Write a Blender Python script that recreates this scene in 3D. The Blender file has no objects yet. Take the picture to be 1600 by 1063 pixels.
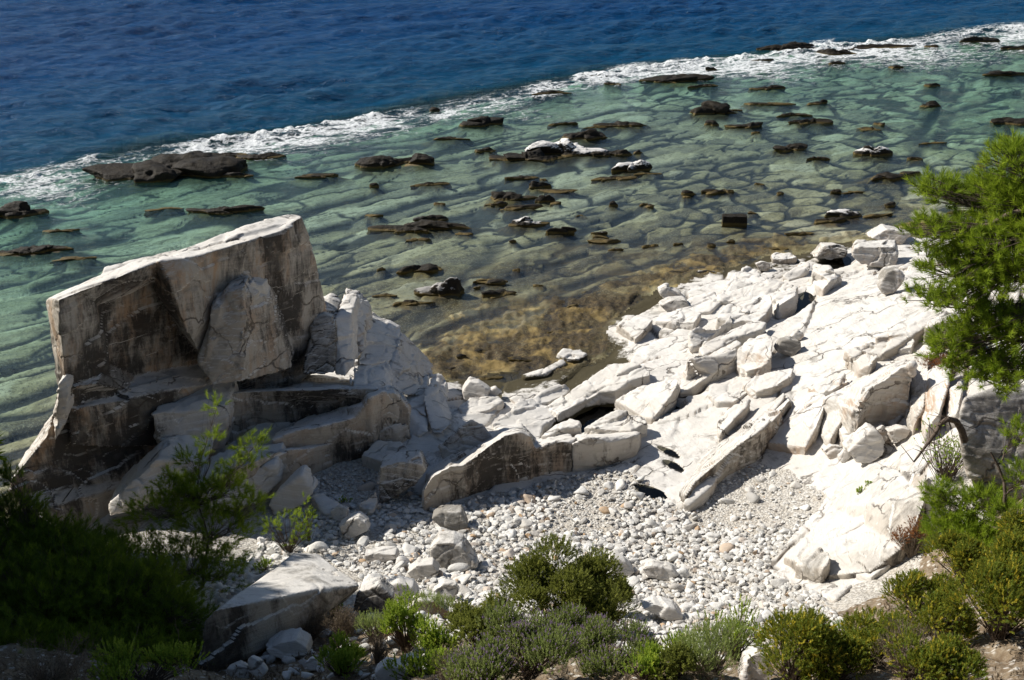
import bpy, math, random
import numpy as np
from mathutils import Vector
PI = math.pi
SC = bpy.context.scene
COL = SC.collection
# ------------------------------------------------------------------ camera, world, sun, exposure
CAM_Z = 20.0; PITCH = math.radians(24.0); FPX = 1931.0     # focal length in pixels of a 1600 px wide frame
cam_data = bpy.data.cameras.new('camera'); cam = bpy.data.objects.new('camera', cam_data); COL.objects.link(cam)
cam_data.sensor_width = 36.0; cam_data.lens = 36.0 * FPX / 1600.0
cam_data.clip_start = 0.1; cam_data.clip_end = 8000.0
cam.location = (0, 0, CAM_Z); cam.rotation_euler = (math.radians(90) - PITCH, 0, 0)
SC.camera = cam
SUN_EL = math.radians(39.0); SUN_DIR = Vector((-0.93 * math.cos(SUN_EL), 0.367 * math.cos(SUN_EL), math.sin(SUN_EL)))
world = bpy.data.worlds.new('World'); SC.world = world; world.use_nodes = True
wn = world.node_tree.nodes; wl = world.node_tree.links; wn.clear()
sky = wn.new('ShaderNodeTexSky'); sky.sky_type = 'NISHITA'; sky.sun_disc = False
sky.sun_elevation = SUN_EL; sky.sun_rotation = math.atan2(SUN_DIR.x, SUN_DIR.y)
sky.air_density = 1.0; sky.dust_density = 0.6; sky.ozone_density = 1.6
bgn = wn.new('ShaderNodeBackground'); bgn.inputs['Strength'].default_value = 0.055
wo = wn.new('ShaderNodeOutputWorld'); wl.new(sky.outputs[0], bgn.inputs[0]); wl.new(bgn.outputs[0], wo.inputs[0])
sun_data = bpy.data.lights.new('sun', 'SUN'); sun_data.energy = 5.0; sun_data.angle = math.radians(0.5)
sun_data.color = (1.0, 0.945, 0.86)
sun = bpy.data.objects.new('sun', sun_data); COL.objects.link(sun)
sun.rotation_euler = SUN_DIR.to_track_quat('Z', 'Y').to_euler(); sun.location = (-40, 30, 60)
SC.view_settings.view_transform = 'Standard'; SC.view_settings.look = 'None'
SC.view_settings.exposure = 0.3; SC.view_settings.gamma = 1.0; SC.view_settings.use_curve_mapping = False
SC.render.engine = 'CYCLES'
SC.cycles.max_bounces = 6; SC.cycles.transparent_max_bounces = 8; SC.cycles.diffuse_bounces = 3
SC.cycles.glossy_bounces = 2; SC.cycles.sample_clamp_indirect = 3.0; SC.cycles.sample_clamp_direct = 6.0; SC.cycles.caustics_reflective = False; SC.cycles.caustics_refractive = False

# ------------------------------------------------------------------ viewing geometry: photo pixel -> place
def ray(px, py):
    a = (px - 800.0) / FPX; b = -(py - 531.5) / FPX
    return np.array([a, math.cos(PITCH) + b * math.sin(PITCH), -math.sin(PITCH) + b * math.cos(PITCH)])
def PZ(px, py, z):
    d = ray(px, py); t = (z - CAM_Z) / d[2]; return np.array([d[0] * t, d[1] * t, z])
def PY(px, py, Y):
    d = ray(px, py); t = Y / d[1]; return np.array([d[0] * t, Y, CAM_Z + d[2] * t])
def proj(x, y, z):
    dz = z - CAM_Z
    f = y * math.cos(PITCH) - dz * math.sin(PITCH); u = y * math.sin(PITCH) + dz * math.cos(PITCH)
    f = np.maximum(f, 0.01)
    return 800 + FPX * x / f, 531.5 - FPX * u / f

# ------------------------------------------------------------------ noise
def _hash(ix, iy, iz, seed):
    h = (ix.astype(np.int64) * 374761393 + iy.astype(np.int64) * 668265263 + iz.astype(np.int64) * 2147483647 + seed * 1274126177) & 0xFFFFFFFF
    h = ((h ^ (h >> 13)) * 1274126177) & 0xFFFFFFFF
    h = ((h ^ (h >> 16)) * 2246822519) & 0xFFFFFFFF
    return h ^ (h >> 15)
def vnoise(P, seed=0):                      # smooth value noise, -1..1
    F = np.floor(P); T = P - F; T = T * T * T * (T * (T * 6 - 15) + 10); F = F.astype(np.int64)
    r = 0
    for dx in (0, 1):
        wx = T[:, 0] if dx else 1 - T[:, 0]
        for dy in (0, 1):
            wy = T[:, 1] if dy else 1 - T[:, 1]
            for dz in (0, 1):
                wz = T[:, 2] if dz else 1 - T[:, 2]
                r = r + wx * wy * wz * (_hash(F[:, 0] + dx, F[:, 1] + dy, F[:, 2] + dz, seed) / 2147483648.0 - 1.0)
    return r
def fbm(P, octv=4, seed=0, gain=0.5):
    a = 1.0; s = 0; n = 0
    for o in range(octv):
        s = s + a * vnoise(P * (2.03 ** o) + 17.3 * o, seed + o * 7); n += a; a *= gain
    return s / n
def ridged(P, octv=4, seed=0):
    a = 1.0; s = 0; n = 0
    for o in range(octv):
        s = s + a * (1 - np.abs(vnoise(P * (2.03 ** o) + 11.1 * o, seed + o * 5)) * 2); n += a; a *= 0.5
    return s / n
def worley(P, seed=0, dims=3):              # returns F1, F2, random gradients of the nearest cell, offset from its centre
    F = np.floor(P).astype(np.int64); N = len(P)
    f1 = np.full(N, 1e9); f2 = np.full(N, 1e9); cid = np.zeros((N, 3), np.int64); off = np.zeros((N, 3))
    for dx in (-1, 0, 1):
        for dy in (-1, 0, 1):
            for dz in ((-1, 0, 1) if dims == 3 else (0,)):
                c = F + np.array([dx, dy, dz])
                pt = np.stack([c[:, k] + (_hash(c[:, 0], c[:, 1], c[:, 2], seed + 31 * k) / 4294967296.0) for k in range(3)], 1)
                if dims == 2: pt[:, 2] = P[:, 2]
                dv = P - pt; d = (dv * dv).sum(1)
                m = d < f1
                f2 = np.where(m, f1, np.minimum(f2, d)); f1 = np.where(m, d, f1)
                cid[m] = c[m]; off[m] = dv[m]
    g = np.stack([_hash(cid[:, 0], cid[:, 1], cid[:, 2], seed + 101 + k) / 2147483648.0 - 1.0 for k in range(4)], 1)
    return np.sqrt(f1), np.sqrt(f2), g, off
def sstep(a, b, x):
    t = np.clip((x - a) / (b - a), 0, 1); return t * t * (3 - 2 * t)
def in_poly(px, py, poly):
    px = np.asarray(px); r = np.zeros(px.shape, bool); n = len(poly)
    for i in range(n):
        x1, y1 = poly[i]; x2, y2 = poly[(i + 1) % n]
        c = ((y1 > py) != (y2 > py)) & (px < (x2 - x1) * (py - y1) / (y2 - y1 + 1e-12) + x1)
        r ^= c
    return r

# ------------------------------------------------------------------ ground height
CTRL_PX = [ # photo x, y, height of the ground seen there
 (-300,300,-1.6),(0,330,-1.3),(0,450,-1.0),(0,560,-.8),(0,650,-.7),(-300,500,-1.0),(-250,650,-.8),(300,300,-1.1),(600,250,-.9),(900,160,-1.0),(1300,100,-1.2),
 (1600,80,-1.3),(1900,100,-1.2),(1900,250,-.9),(1600,180,-1.1),(1300,200,-.85),(1000,250,-.65),(700,350,-.6),(550,420,-.55),(900,400,-.38),(1200,300,-.5),
 (1500,300,-.5),(1700,330,-.5),(750,500,-.28),(640,545,-.25),(560,470,-.4),(900,500,-.16),(800,590,-.08),(720,590,-.08),(950,560,-.05),(1100,410,-.22),(1250,370,-.25),(1380,350,-.25),
 (1480,340,-.25),(60,560,-.8),(30,680,-.6),(1040,430,-.10),(860,540,-.03),(720,575,-.05),(960,470,-.10),(1180,395,-.14),
 (730,630,.25),(850,615,.2),(980,520,.3),(1040,490,.3),(1150,440,.45),(1240,430,.4),(1300,425,.5),(1380,420,1.0),(1110,520,.8),(1000,590,.7),(870,655,.05),(930,640,.05),(990,670,.5),
 (1100,640,1.0),(1200,560,1.4),(1250,500,1.4),(1240,475,.6),(1300,470,1.9),(1400,455,2.5),(1300,600,2.3),(1400,520,3.0),(1480,500,3.2),(1450,560,3.4),(1200,680,1.5),(1000,735,.95),(1070,790,1.1),(1260,700,1.7),
 (1300,740,2.0),(1400,700,2.8),(1440,620,3.6),(1500,700,4.4),(1600,700,5.8),(1250,800,1.8),(1350,800,2.7),(1440,800,3.6),(1440,900,4.0),(1300,930,3.0),(1520,880,5.0),(1700,500,5),(1700,900,8),
 (560,640,1.6),(480,600,2.4),(420,640,2.2),(640,660,1.2),(700,690,.9),(450,700,1.3),(680,790,.95),(850,770,.9),(950,850,1.2),(1100,850,1.35),(1000,920,1.8),(850,880,1.6),(700,870,1.5),(600,850,1.4),
 (500,800,1.1),(560,760,.9),(480,860,1.6),(1150,950,2.4),(1050,990,3.0),(400,850,1.5),(300,780,1.2),(350,900,2.4),(250,850,2.0),
 (400,1022,4.75),(460,992,4.2),(345,1058,5.1),(430,1052,5.2),(520,975,4.1),(600,1050,6.0),(520,1062,5.8),(800,1050,7.4),(1000,1055,7.4),(1200,1055,7.2),(1400,1000,6.4),(1600,930,7.4),(1600,1063,9),(650,985,4.6),(800,980,4.4),(900,975,3.2),
 (0,1063,8.0),(200,1063,7.0),(220,980,4.5),(0,900,3.2),(0,850,1.8),(100,860,.8),(0,770,-.2),(60,800,.0),(150,760,.5),(300,660,1.4),(180,700,.6)]
CTRL_W = [(-60,60,-2),(-40,45,-1.5),(-28,34,-1),(-22,27,2.0),(-30,20,6),(-18,24,3.4),(-20,12,10),(-10,6,12),(0,4,13),(10,6,12.5),(20,12,12),(30,22,10),(40,40,7),(26,52,1.2),(34,60,.5),(50,70,.5),(19,40,5.5),(23,46,3.5),(60,60,5),
          (70,40,9),(-60,20,8),(-60,0,14),(0,-20,17),(50,0,15),(-40,-20,17),(40,100,-1),(90,130,-1.2),(120,90,-1)]
_C = np.array([list(PZ(x, y, z)) for x, y, z in CTRL_PX] + [list(map(float, c)) for c in CTRL_W])
def _phi(r): return r
_A = _phi(np.sqrt(((_C[:, None, :2] - _C[None, :, :2]) ** 2).sum(2)))
_n = len(_C)
_M = np.zeros((_n + 3, _n + 3)); _M[:_n, :_n] = _A - 0.04 * np.eye(_n); _M[:_n, _n] = 1; _M[:_n, _n + 1:_n + 3] = _C[:, :2]; _M[_n:, :_n] = _M[:_n, _n:].T
_W = np.linalg.solve(_M, np.concatenate([_C[:, 2], np.zeros(3)]))
REEF = [(-300,360),(0,292),(120,268),(240,236),(400,218),(560,192),(700,165),(830,140),(980,112),(1180,92),(1250,84),(1420,66),(1600,48),(1900,10)]
REEF_W = np.array([PZ(x, y, 0)[:2] for x, y in REEF])
def polyline_dist(X, Y, L):                 # signed distance: positive on the far (left-hand) side
    best = np.full(X.shape, 1e9); sgn = np.ones(X.shape); al = np.zeros(X.shape); acc = 0
    for i in range(len(L) - 1):
        a = L[i]; b = L[i + 1]; ab = b - a; l = np.hypot(*ab)
        t = np.clip(((X - a[0]) * ab[0] + (Y - a[1]) * ab[1]) / (l * l), 0, 1)
        dx = X - a[0] - t * ab[0]; dy = Y - a[1] - t * ab[1]; d = np.hypot(dx, dy); m = d < best
        best = np.where(m, d, best); al = np.where(m, acc + t * l, al)
        sgn = np.where(m, np.sign(ab[0] * (Y - a[1]) - ab[1] * (X - a[0])), sgn); acc += l
    return best * sgn, al
def H0(X, Y):                               # smooth ground height
    X = np.atleast_1d(np.asarray(X, float)); Y = np.atleast_1d(np.asarray(Y, float)); out = np.zeros(X.shape)
    for s in range(0, len(X), 60000):
        x = X[s:s + 60000]; y = Y[s:s + 60000]
        r = _phi(np.sqrt((x[:, None] - _C[None, :, 0]) ** 2 + (y[:, None] - _C[None, :, 1]) ** 2))
        out[s:s + 60000] = r @ _W[:_n] + _W[_n] + _W[_n + 1] * x + _W[_n + 2] * y
    d, _ = polyline_dist(X, Y, REEF_W)
    far = sstep(12, 60, d)
    out = np.where(d > -3, out * (1 - sstep(0, 14, d)) + (-1.2) * sstep(0, 14, d), out)
    out = out - 3.0 * sstep(0.5, 5, d) - 14 * sstep(4, 45, d)
    return out
def G(px, py):                              # where the view ray of a photo pixel meets the ground
    d = ray(px, py); z = 1.0
    for _ in range(40):
        t = (z - CAM_Z) / d[2]; zn = float(H0(d[0] * t, d[1] * t)[0]); z = z * 0.45 + zn * 0.55
    t = (z - CAM_Z) / d[2]; return np.array([d[0] * t, d[1] * t, z])
STRIKE = math.radians(41); CS, SS = math.cos(STRIKE), math.sin(STRIKE)
MARBLE_POLY = [(700,600),(760,590),(850,590),(930,570),(985,520),(958,500),(1025,455),(1085,455),(1140,418),(1230,400),(1330,383),(1420,385),(1520,400),(1700,380),(1800,640),(1500,840),(1400,880),(1355,905),(1290,935),(1190,895),
               (1240,840),(1290,775),(1230,735),(1180,722),(1100,765),(1065,795),(1020,775),(985,735),(900,742),(700,790),(640,760),(560,700),(430,735),(180,810),(100,850),(20,760),(90,600),(500,470),(640,560)]
ALGAE = [(930,510,180,60,1.0),(820,505,200,44,.85),(760,572,160,50,1.0),(700,560,120,22,.5),(1080,440,120,40,.9),(1180,400,110,26,.8),(1000,480,110,40,.7),(880,585,130,32,1.0),(690,600,90,24,.7),(1300,395,90,25,.8),(1440,372,80,28,.8),(640,590,50,20,.4),(850,440,230,46,.42),(1050,415,150,36,.4),(640,480,110,40,.3)]
CHANNELS = [[(1472,90),(1480,130),(1478,165),(1440,215),(1425,260)],[(1560,110),(1490,160),(1478,200),(1470,235)],[(960,215),(930,240),(870,280),(830,330),(790,380)],[(1100,95),(1140,130),(1120,160)],
            [(1600,150),(1530,170),(1490,180)],[(780,395),(740,440),(690,490),(650,540)],[(1290,215),(1240,250),(1160,260),(1060,275)]]
CH_W = [np.array([PZ(x, y, -.8)[:2] for x, y in c]) for c in CHANNELS]
POOLS = [(925,652,86,24,-.32,.65),(1080,611,22,9,-.2,.3),(1050,637,20,7,-.2,.3),(1242,476,34,13,-.45,.35),(1020,770,26,8,.35,.15),(1052,727,16,5,.4,.18),(1046,706,18,4,.4,.15),(1305,412,30,10,-.2,.4)]
REEFS = [ # photo x, y (middle), width, height in photo pixels, white cap, label
 (262,252,190,50,0,'long black reef rock with surf breaking behind it, left part of the wave line'),
 (25,324,58,34,0,'black reef rock cut by the left edge of the picture below the foam'),
 (345,240,60,16,0,'low black rock tapering off the right end of the long black one'),
 (400,243,58,14,0,'thin dark rock lying right of the long black reef rock in the foam'),
 (45,388,110,18,0,'low broken dark ledge in the shallows at the left edge'), (95,358,40,10,0,'small dark ledge between the left-edge rocks'),
 (350,324,84,18,0,'brownish flat ledge just under the surface behind the tall rock wall'),
 (367,272,44,10,0,None),(258,324,30,7,0,None),(500,273,60,9,0,None),(120,402,50,7,0,None),
 (620,246,96,28,0,'rugged brown-black reef rock left of the white-capped cluster, near the foam'), (757,187,58,20,0,'dark jagged rock right inside the foam, middle of the wave line'),
 (678,171,20,8,0,None),(700,215,50,8,0,None),(757,231,26,14,0,None),(670,286,36,10,0,None),(880,192,26,8,0,None),
 (883,226,96,36,1,'largest white-capped rock cluster in the middle of the shallows'),(912,207,60,22,0,'long black tilted slab behind the largest white-capped rock'),(822,240,104,24,0,'dark ledge running down-left from the largest white-capped rock'),(935,238,50,14,0,'dark foot of rock right of the largest white-capped rock'),
 (972,192,68,14,0,'long low dark rock right of and behind the white-capped cluster'),(968,237,24,14,0,None),(996,235,18,14,0,None),
 (990,258,42,24,1,'smaller white-topped rock right of the large white-capped cluster'),(962,276,48,12,0,'black slab lying left below the smaller white-topped rock'),
 (1240,72,84,15,0,'row of dark reef rock at the far wave line, left of three'),(1305,79,46,15,0,'dark humped reef rock at the far wave line, middle of three'),(1363,71,86,11,0,'long low reef rock at the far wave line, right of three'),
 (1530,60,36,15,0,'tan-black rock standing in the surf at upper right'),(1592,73,44,10,0,'low brown rock cut by the right edge near the surf'),(1582,42,34,8,0,None),
 (1057,118,72,24,0,'black rock with two humps in front of the foam, upper middle'),(1110,105,20,14,0,'small pointed rock in the middle of the white foam'),(1190,92,24,9,0,None),(1100,132,34,9,0,None),(955,130,22,7,0,None),(865,143,36,7,0,None),(930,118,24,6,0,None),
 (1118,168,64,26,0,'brown ragged rock alone in the turquoise, upper middle'),(1200,136,34,10,0,None),(1168,193,44,13,0,None),(1200,160,62,8,0,None),(1240,177,36,10,0,None),(1273,160,24,8,0,None),(1266,188,54,10,0,None),(1110,192,20,10,0,None),
 (1374,191,20,11,0,None),(1358,199,26,9,0,None),(1236,227,46,16,0,'brown-topped rock between the two white-topped boulders, right half'),(1364,232,40,26,1,'white-topped boulder standing alone in the right shallows'),
 (1454,162,26,12,0,None),(1458,131,22,9,0,None),(1400,104,22,6,0,None),(1308,98,22,6,0,None),(1455,72,18,6,0,None),(1568,114,50,10,0,None),(1588,187,60,15,0,'dark flat rock at the right edge of the shallows'),
 (1388,272,60,15,0,'long smooth dark slab in the right shallows left of the pine top'),(1423,268,22,12,0,None),(1575,213,16,7,0,None),(1455,222,30,6,0,None),(1430,247,20,7,0,None),(1533,258,18,7,0,None),(1276,246,24,8,0,None),
 (1075,298,20,14,0,None),(1125,296,42,12,0,None),(1218,300,12,9,0,None),(1187,286,14,6,0,None),(1318,331,48,22,1,'white flat-topped block in the near right shallows'),(1293,342,32,13,0,'dark rounded rock left of the white flat-topped block'),(1390,318,22,9,0,None),(1374,334,34,9,0,None),
 (1176,331,16,6,0,None),(958,318,13,10,0,None),(875,357,32,18,0,'small rugged dark rock in the mid shallows right of the white-tipped one'),(820,344,50,22,.8,'dark rock with one white tip in the mid shallows'),
 (792,303,56,22,0,'dark boxy rock of the central cluster, left one'),(840,287,24,17,0,'dark cube-like rock of the central cluster, rearmost'),(810,321,38,15,0,'rounded dark rock of the central cluster, nearest'),(851,309,24,18,0,'tilted dark block of the central cluster, right one'),(875,296,36,10,0,None),(773,317,24,9,0,None),
 (942,374,32,11,0,None),(1016,382,22,9,0,None),(962,389,20,6,0,None),(802,376,14,6,0,None),(1006,318,14,5,0,None),
 (668,338,38,18,.25,'dark block sitting on the long diagonal ledge'),(660,350,118,20,0,'long dark diagonal ledge with a tan left end in the mid shallows'),
 (658,414,52,20,0,'brown flat rock right of the tall wall in the shallows'),(690,446,58,40,.5,'grey-topped rugged rock right of the tall wall'),(645,470,46,12,0,None),(770,438,32,12,0,None),(777,455,44,18,0,None),(844,444,16,9,0,None),(745,448,16,9,0,None),
 (581,516,20,15,0,None),(1104,424,26,17,.9,'square brown block with a white lid near the white outcrop'),(1062,422,40,12,0,None),(1250,362,34,9,0,None),(1213,386,26,8,0,None),(1060,380,14,6,0,None),(895,476,18,9,.6,'small white-tipped stone in the brown algae'),(862,518,16,6,.6,None),
 (700,575,24,10,0,None),(665,590,22,10,0,None),(740,546,36,16,0,'dark rounded ledge in the algae bed above the gap'),(720,556,20,12,0,None),(760,590,30,8,0,None),(820,560,50,8,0,None),(870,600,50,10,.3,None),
 (1460,398,26,12,0,None),(1405,396,26,9,0,None),(1325,412,30,10,0,None),(1500,330,26,9,0,None),(1430,350,40,8,0,None)]
_r = random.Random(21)
for _ in range(38):
    x, y = _r.uniform(560, 1560), _r.uniform(150, 460)
    if y > 150 + (1500 - x) * .02 and y < 470 - (x - 560) * .12 and y > 250 - (x - 560) * .15: REEFS.append((x, y, _r.uniform(9, 30), _r.uniform(4, 9), 0 if _r.random() < .93 else .8, None))
def slant(p): return math.sqrt(p[0] ** 2 + p[1] ** 2 + (CAM_Z - p[2]) ** 2)
def reef_size(px, py, w, h):
    p = PZ(px, py + h * .35, 0.0); sl = slant(p); W = w / FPX * sl; H = h / FPX * sl
    dep = math.asin(CAM_Z / sl); D = min(W * .55, max(.25 * W, 1.6 * H)); return p, W, D, H, dep
def mounds(X, Y, out, alg):                   # the shelf rises to each rock that stands on it
    A = .14; ca, sa = math.cos(A), math.sin(A)
    for q in REEFS:
        p, W, D, H, dep = reef_size(*q[:4]); dx = X - p[0]; dy = Y - p[1]; k = np.nonzero((np.abs(dx) < 1.3 * W + 1.5) & (np.abs(dy) < 1.3 * W + 1.5))[0]
        if not len(k): continue
        x = dx[k]; y = dy[k]; P = np.stack([X[k], Y[k], 0 * x], 1); n = fbm(P * 1.2, 3, 401) * .35
        dd = np.sqrt(((x * ca + y * sa) / (.52 * W)) ** 2 + ((-x * sa + y * ca) / (.52 * D + .1)) ** 2) + n
        t = -.01 - .30 * np.maximum(dd - .9, 0) * min(1.0, .6 + .2 * W) - .06 * (dd > 1.1)
        t = np.minimum(t + .10 * n, .04); m = t > out[k]; out[k] = np.where(m, t, out[k]); alg[k] = np.maximum(alg[k], (1 - sstep(.8, 1.9, dd)) * .95)
    return out, alg
GLOB = {}
def ground(X, Y):
    """detailed height, zone weights: marble, algae, beach"""
    h = H0(X, Y); N = len(X)
    px, py = proj(X, Y, h)
    P = np.stack([X, Y, np.zeros(N)], 1)
    wob = fbm(P * 0.35, 3, 5)
    wx = px + 10 * fbm(P * 1.1, 3, 77); wy = py + 7 * fbm(P * 1.1, 3, 78)
    marble = in_poly(wx, wy, MARBLE_POLY) & (h > -0.25)
    m = marble.astype(float); ms = m * 0
    for ox, oy in ((0, 0), (9, 0), (-9, 0), (0, 7), (0, -7), (6, 5), (-6, 5), (6, -5), (-6, -5)): ms += (in_poly(wx + ox, wy + oy, MARBLE_POLY) & (h > -0.25)) / 9.0
    dRf, _ = polyline_dist(X, Y, REEF_W)
    land = sstep(-0.12, 0.12, h)
    alg = np.zeros(N)
    for cx, cy, rx, ry, w in ALGAE:
        q = ((px - cx) / rx) ** 2 + ((py - cy + (px - cx) * 0.18) / ry) ** 2
        alg = np.maximum(alg, w * (1 - sstep(.3, 1.25, q + .55 * fbm(P * 0.9, 4, 9))))
    alg *= (1 - ms) * (Y > 38)
    # coordinates along / across the strike
    U = X * CS + Y * SS; V = -X * SS + Y * CS
    Uw = U + 0.8 * wob; Vw = V + 0.5 * fbm(P * 0.22, 3, 15)
    sea = (1 - ms) * (1 - sstep(-0.05, .5, h)) * (1 - .9 * sstep(0, 4, dRf))
    # shelf: tiled, slightly tilted slabs with grooves between them
    right = sstep(-4, 5, X - 0.10 * Y)
    W3 = np.stack([fbm(P * .45, 3, 301), fbm(P * .45, 3, 302), 0 * X], 1) * .35
    f1, f2, g, off = worley(np.stack([U / 10.5, V / 1.7, np.zeros(N)], 1) + W3 * np.array([.3, 1, 0]), 3, 2)           # long strips on the left
    A2 = STRIKE - .42; Ur = X * math.cos(A2) + Y * math.sin(A2); Vr = -X * math.sin(A2) + Y * math.cos(A2)
    g1, g2, gg, go = worley(np.stack([Ur / 2.7, Vr / 1.55, np.zeros(N)], 1) + W3 * .8, 8, 2)                          # rhombic tiles on the right
    rr_ = (right > .5 + 2.6 * W3[:, 0]).astype(float)
    e1 = np.where(rr_ > .5, g2 - g1, f2 - f1); ga = np.where(rr_[:, None] > .5, gg, g); oa = np.where(rr_[:, None] > .5, go, off)
    h1, h2, gb, offb = worley(np.stack([U / 2.6, V / .95, np.zeros(N)], 1) + W3 * 1.6, 23, 2)
    jn = np.exp(-(e1 / .15) ** 2) * sstep(-.35, .05, vnoise(P * .3, 66)); jn2 = np.exp(-((h2 - h1) / .14) ** 2) * sstep(.0, .35, vnoise(P * .6, 67))
    sh = .07 * ga[:, 3] + .05 * oa[:, 1] + .03 * gb[:, 3] - .14 * jn - .05 * jn2
    q = V / 2.9 + .5 * W3[:, 1] + .25 * vnoise(np.stack([U * .05, V * .05, U * 0], 1), 44); fr = q - np.floor(q)
    gut = np.exp(-((fr - .5) / 0.12) ** 2) * sstep(-.1, .25, vnoise(np.stack([U * 0.15, np.floor(q) * 7.7, 0 * U], 1), 55)) * (1 - rr_)
    sh -= .30 * gut; ch = 0 * X
    for c in CH_W:
        dd, _ = polyline_dist(X + 1.2 * W3[:, 0] + .5 * wob, Y + 1.2 * W3[:, 1], c); ch = np.maximum(ch, np.exp(-(dd / 0.5) ** 2) * (.6 + .4 * vnoise(P * .8, 68)))
    sh -= .35 * ch
    sh += .05 * fbm(P * 1.4, 6, 31, .62)
    GLOB['tilec'] = np.clip(.5 + .30 * ga[:, 2] + .22 * gb[:, 2] + .35 * fbm(P * .5, 3, 90), 0, 1); GLOB['joint'] = np.clip(np.maximum(np.maximum(jn, jn2 * .8), np.maximum(gut * 1.1, ch)), 0, 1)
    shallow = sstep(-0.12, -0.5, h) * 0.7 + 0.3
    hs = h * (1 - .60 * sstep(0, -.15, h) * (1 - sstep(0, 5, dRf)))          # the shelf lies just under the surface
    out = hs + .85 * sea * sh * shallow * (1 - 0.4 * alg)
    out += alg * sea * (0.10 + 0.16 * ridged(P * 1.3, 4, 41) + .06 * fbm(P * 6, 3, 43))
    out, alg = mounds(X, Y, out, alg) if N > 100000 else (out, alg)
    # marble bedrock: beds stepping along the strike
    U2 = X * math.cos(math.radians(48)) + Y * math.sin(math.radians(48)); V2 = -X * math.sin(math.radians(48)) + Y * math.cos(math.radians(48))
    f1c, f2c, gc, offc = worley(np.stack([(U2 + .3 * wob) / 3.4, (V2 + .25 * wob) / 1.25, np.zeros(N)], 1), 63, 2)
    st = 0.10 * gc[:, 3] + 0.06 * gc[:, 0] * offc[:, 0] + 0.16 * offc[:, 1] * (.5 + .5 * gc[:, 1])
    smooth_face = np.zeros(N)
    for poly in ([(1282,455),(1350,420),(1455,490),(1380,540),(1320,610),(1235,650),(1240,560)], [(1010,720),(1120,640),(1180,680),(1100,740),(1060,790),(990,740)], [(1210,895),(1370,730),(1440,750),(1360,905),(1280,930)],[(1130,760),(1260,640),(1320,690),(1250,780)]):
        smooth_face = np.maximum(smooth_face, in_poly(px, py, poly).astype(float))
    st *= (1 - .8 * smooth_face)
    crev = np.exp(-((f2c - f1c) / 0.055) ** 2) * (1 - .85 * smooth_face) * sstep(-.15, .2, vnoise(P * .6, 81)); st -= .12 * crev; GLOB['crev'] = crev * m
    lay = h * 3.2 + .8 * fbm(P * .5, 3, 72); fl = lay - np.floor(lay)
    st += 0.05 * (sstep(.0, .25, fl) - fl) * (1 - smooth_face)
    st += 0.035 * fbm(np.stack([U2 * 1.0, V2 * 3.2, 0 * X], 1), 4, 91)
    out += ms * st * sstep(-.3, .3, h)
    for cx, cy, rx, ry, sl_, dp in POOLS:
        dx = px - cx; dy = (py - cy) - dx * sl_; out -= dp * (1 - sstep(.55, 1.35, np.sqrt((dx / rx) ** 2 + (dy / ry) ** 2)))
    # shingle and hillside relief
    bh = (1 - m) * sstep(.3, .8, h)
    hill = sstep(3.0, 5.0, h) * (1 - m)
    out += bh * (0.05 * fbm(P * 2.5, 4, 13)) + hill * (0.22 * fbm(P * .8, 4, 14) + .10 * ridged(P * 2.1, 3, 16))
    return out, m, alg, hill, px, py, smooth_face

# ------------------------------------------------------------------ mesh helpers
def new_mesh(name, V, F, smooth=True, attrs=None):
    me = bpy.data.meshes.new(name); V = np.asarray(V, np.float32); F = np.asarray(F, np.int32)
    me.vertices.add(len(V)); me.vertices.foreach_set('co', V.ravel())
    k = F.shape[1]; me.loops.add(F.size); me.loops.foreach_set('vertex_index', F.ravel())
    me.polygons.add(len(F)); me.polygons.foreach_set('loop_start', np.arange(0, F.size, k, dtype=np.int32))
    try: me.polygons.foreach_set('loop_total', np.full(len(F), k, np.int32))
    except Exception: pass
    me.polygons.foreach_set('use_smooth', np.full(len(F), smooth, bool))
    if attrs:
        for n, v in attrs.items():
            a = me.attributes.new(n, 'FLOAT', 'POINT'); a.data.foreach_set('value', np.asarray(v, np.float32))
    me.update(calc_edges=True); return me
def tag(o, label=None, cat=None, group=None, kind=None, **props):
    if label: o['label'] = label
    if cat: o['category'] = cat
    if group: o['group'] = group
    if kind: o['kind'] = kind
    for k, v in props.items(): o[k] = float(v)
    return o
def link(name, me, mat, parent=None, loc=(0, 0, 0)):
    o = bpy.data.objects.new(name, me); COL.objects.link(o)
    if mat is not None and me is not None and not me.materials: me.materials.append(mat)
    o.location = loc
    if parent is not None: o.parent = parent
    return o
def empty(name, loc, label, cat, group=None):
    o = bpy.data.objects.new(name, None); COL.objects.link(o); o.location = tuple(loc); o.empty_display_size = .2
    return tag(o, label, cat, group)

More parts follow.
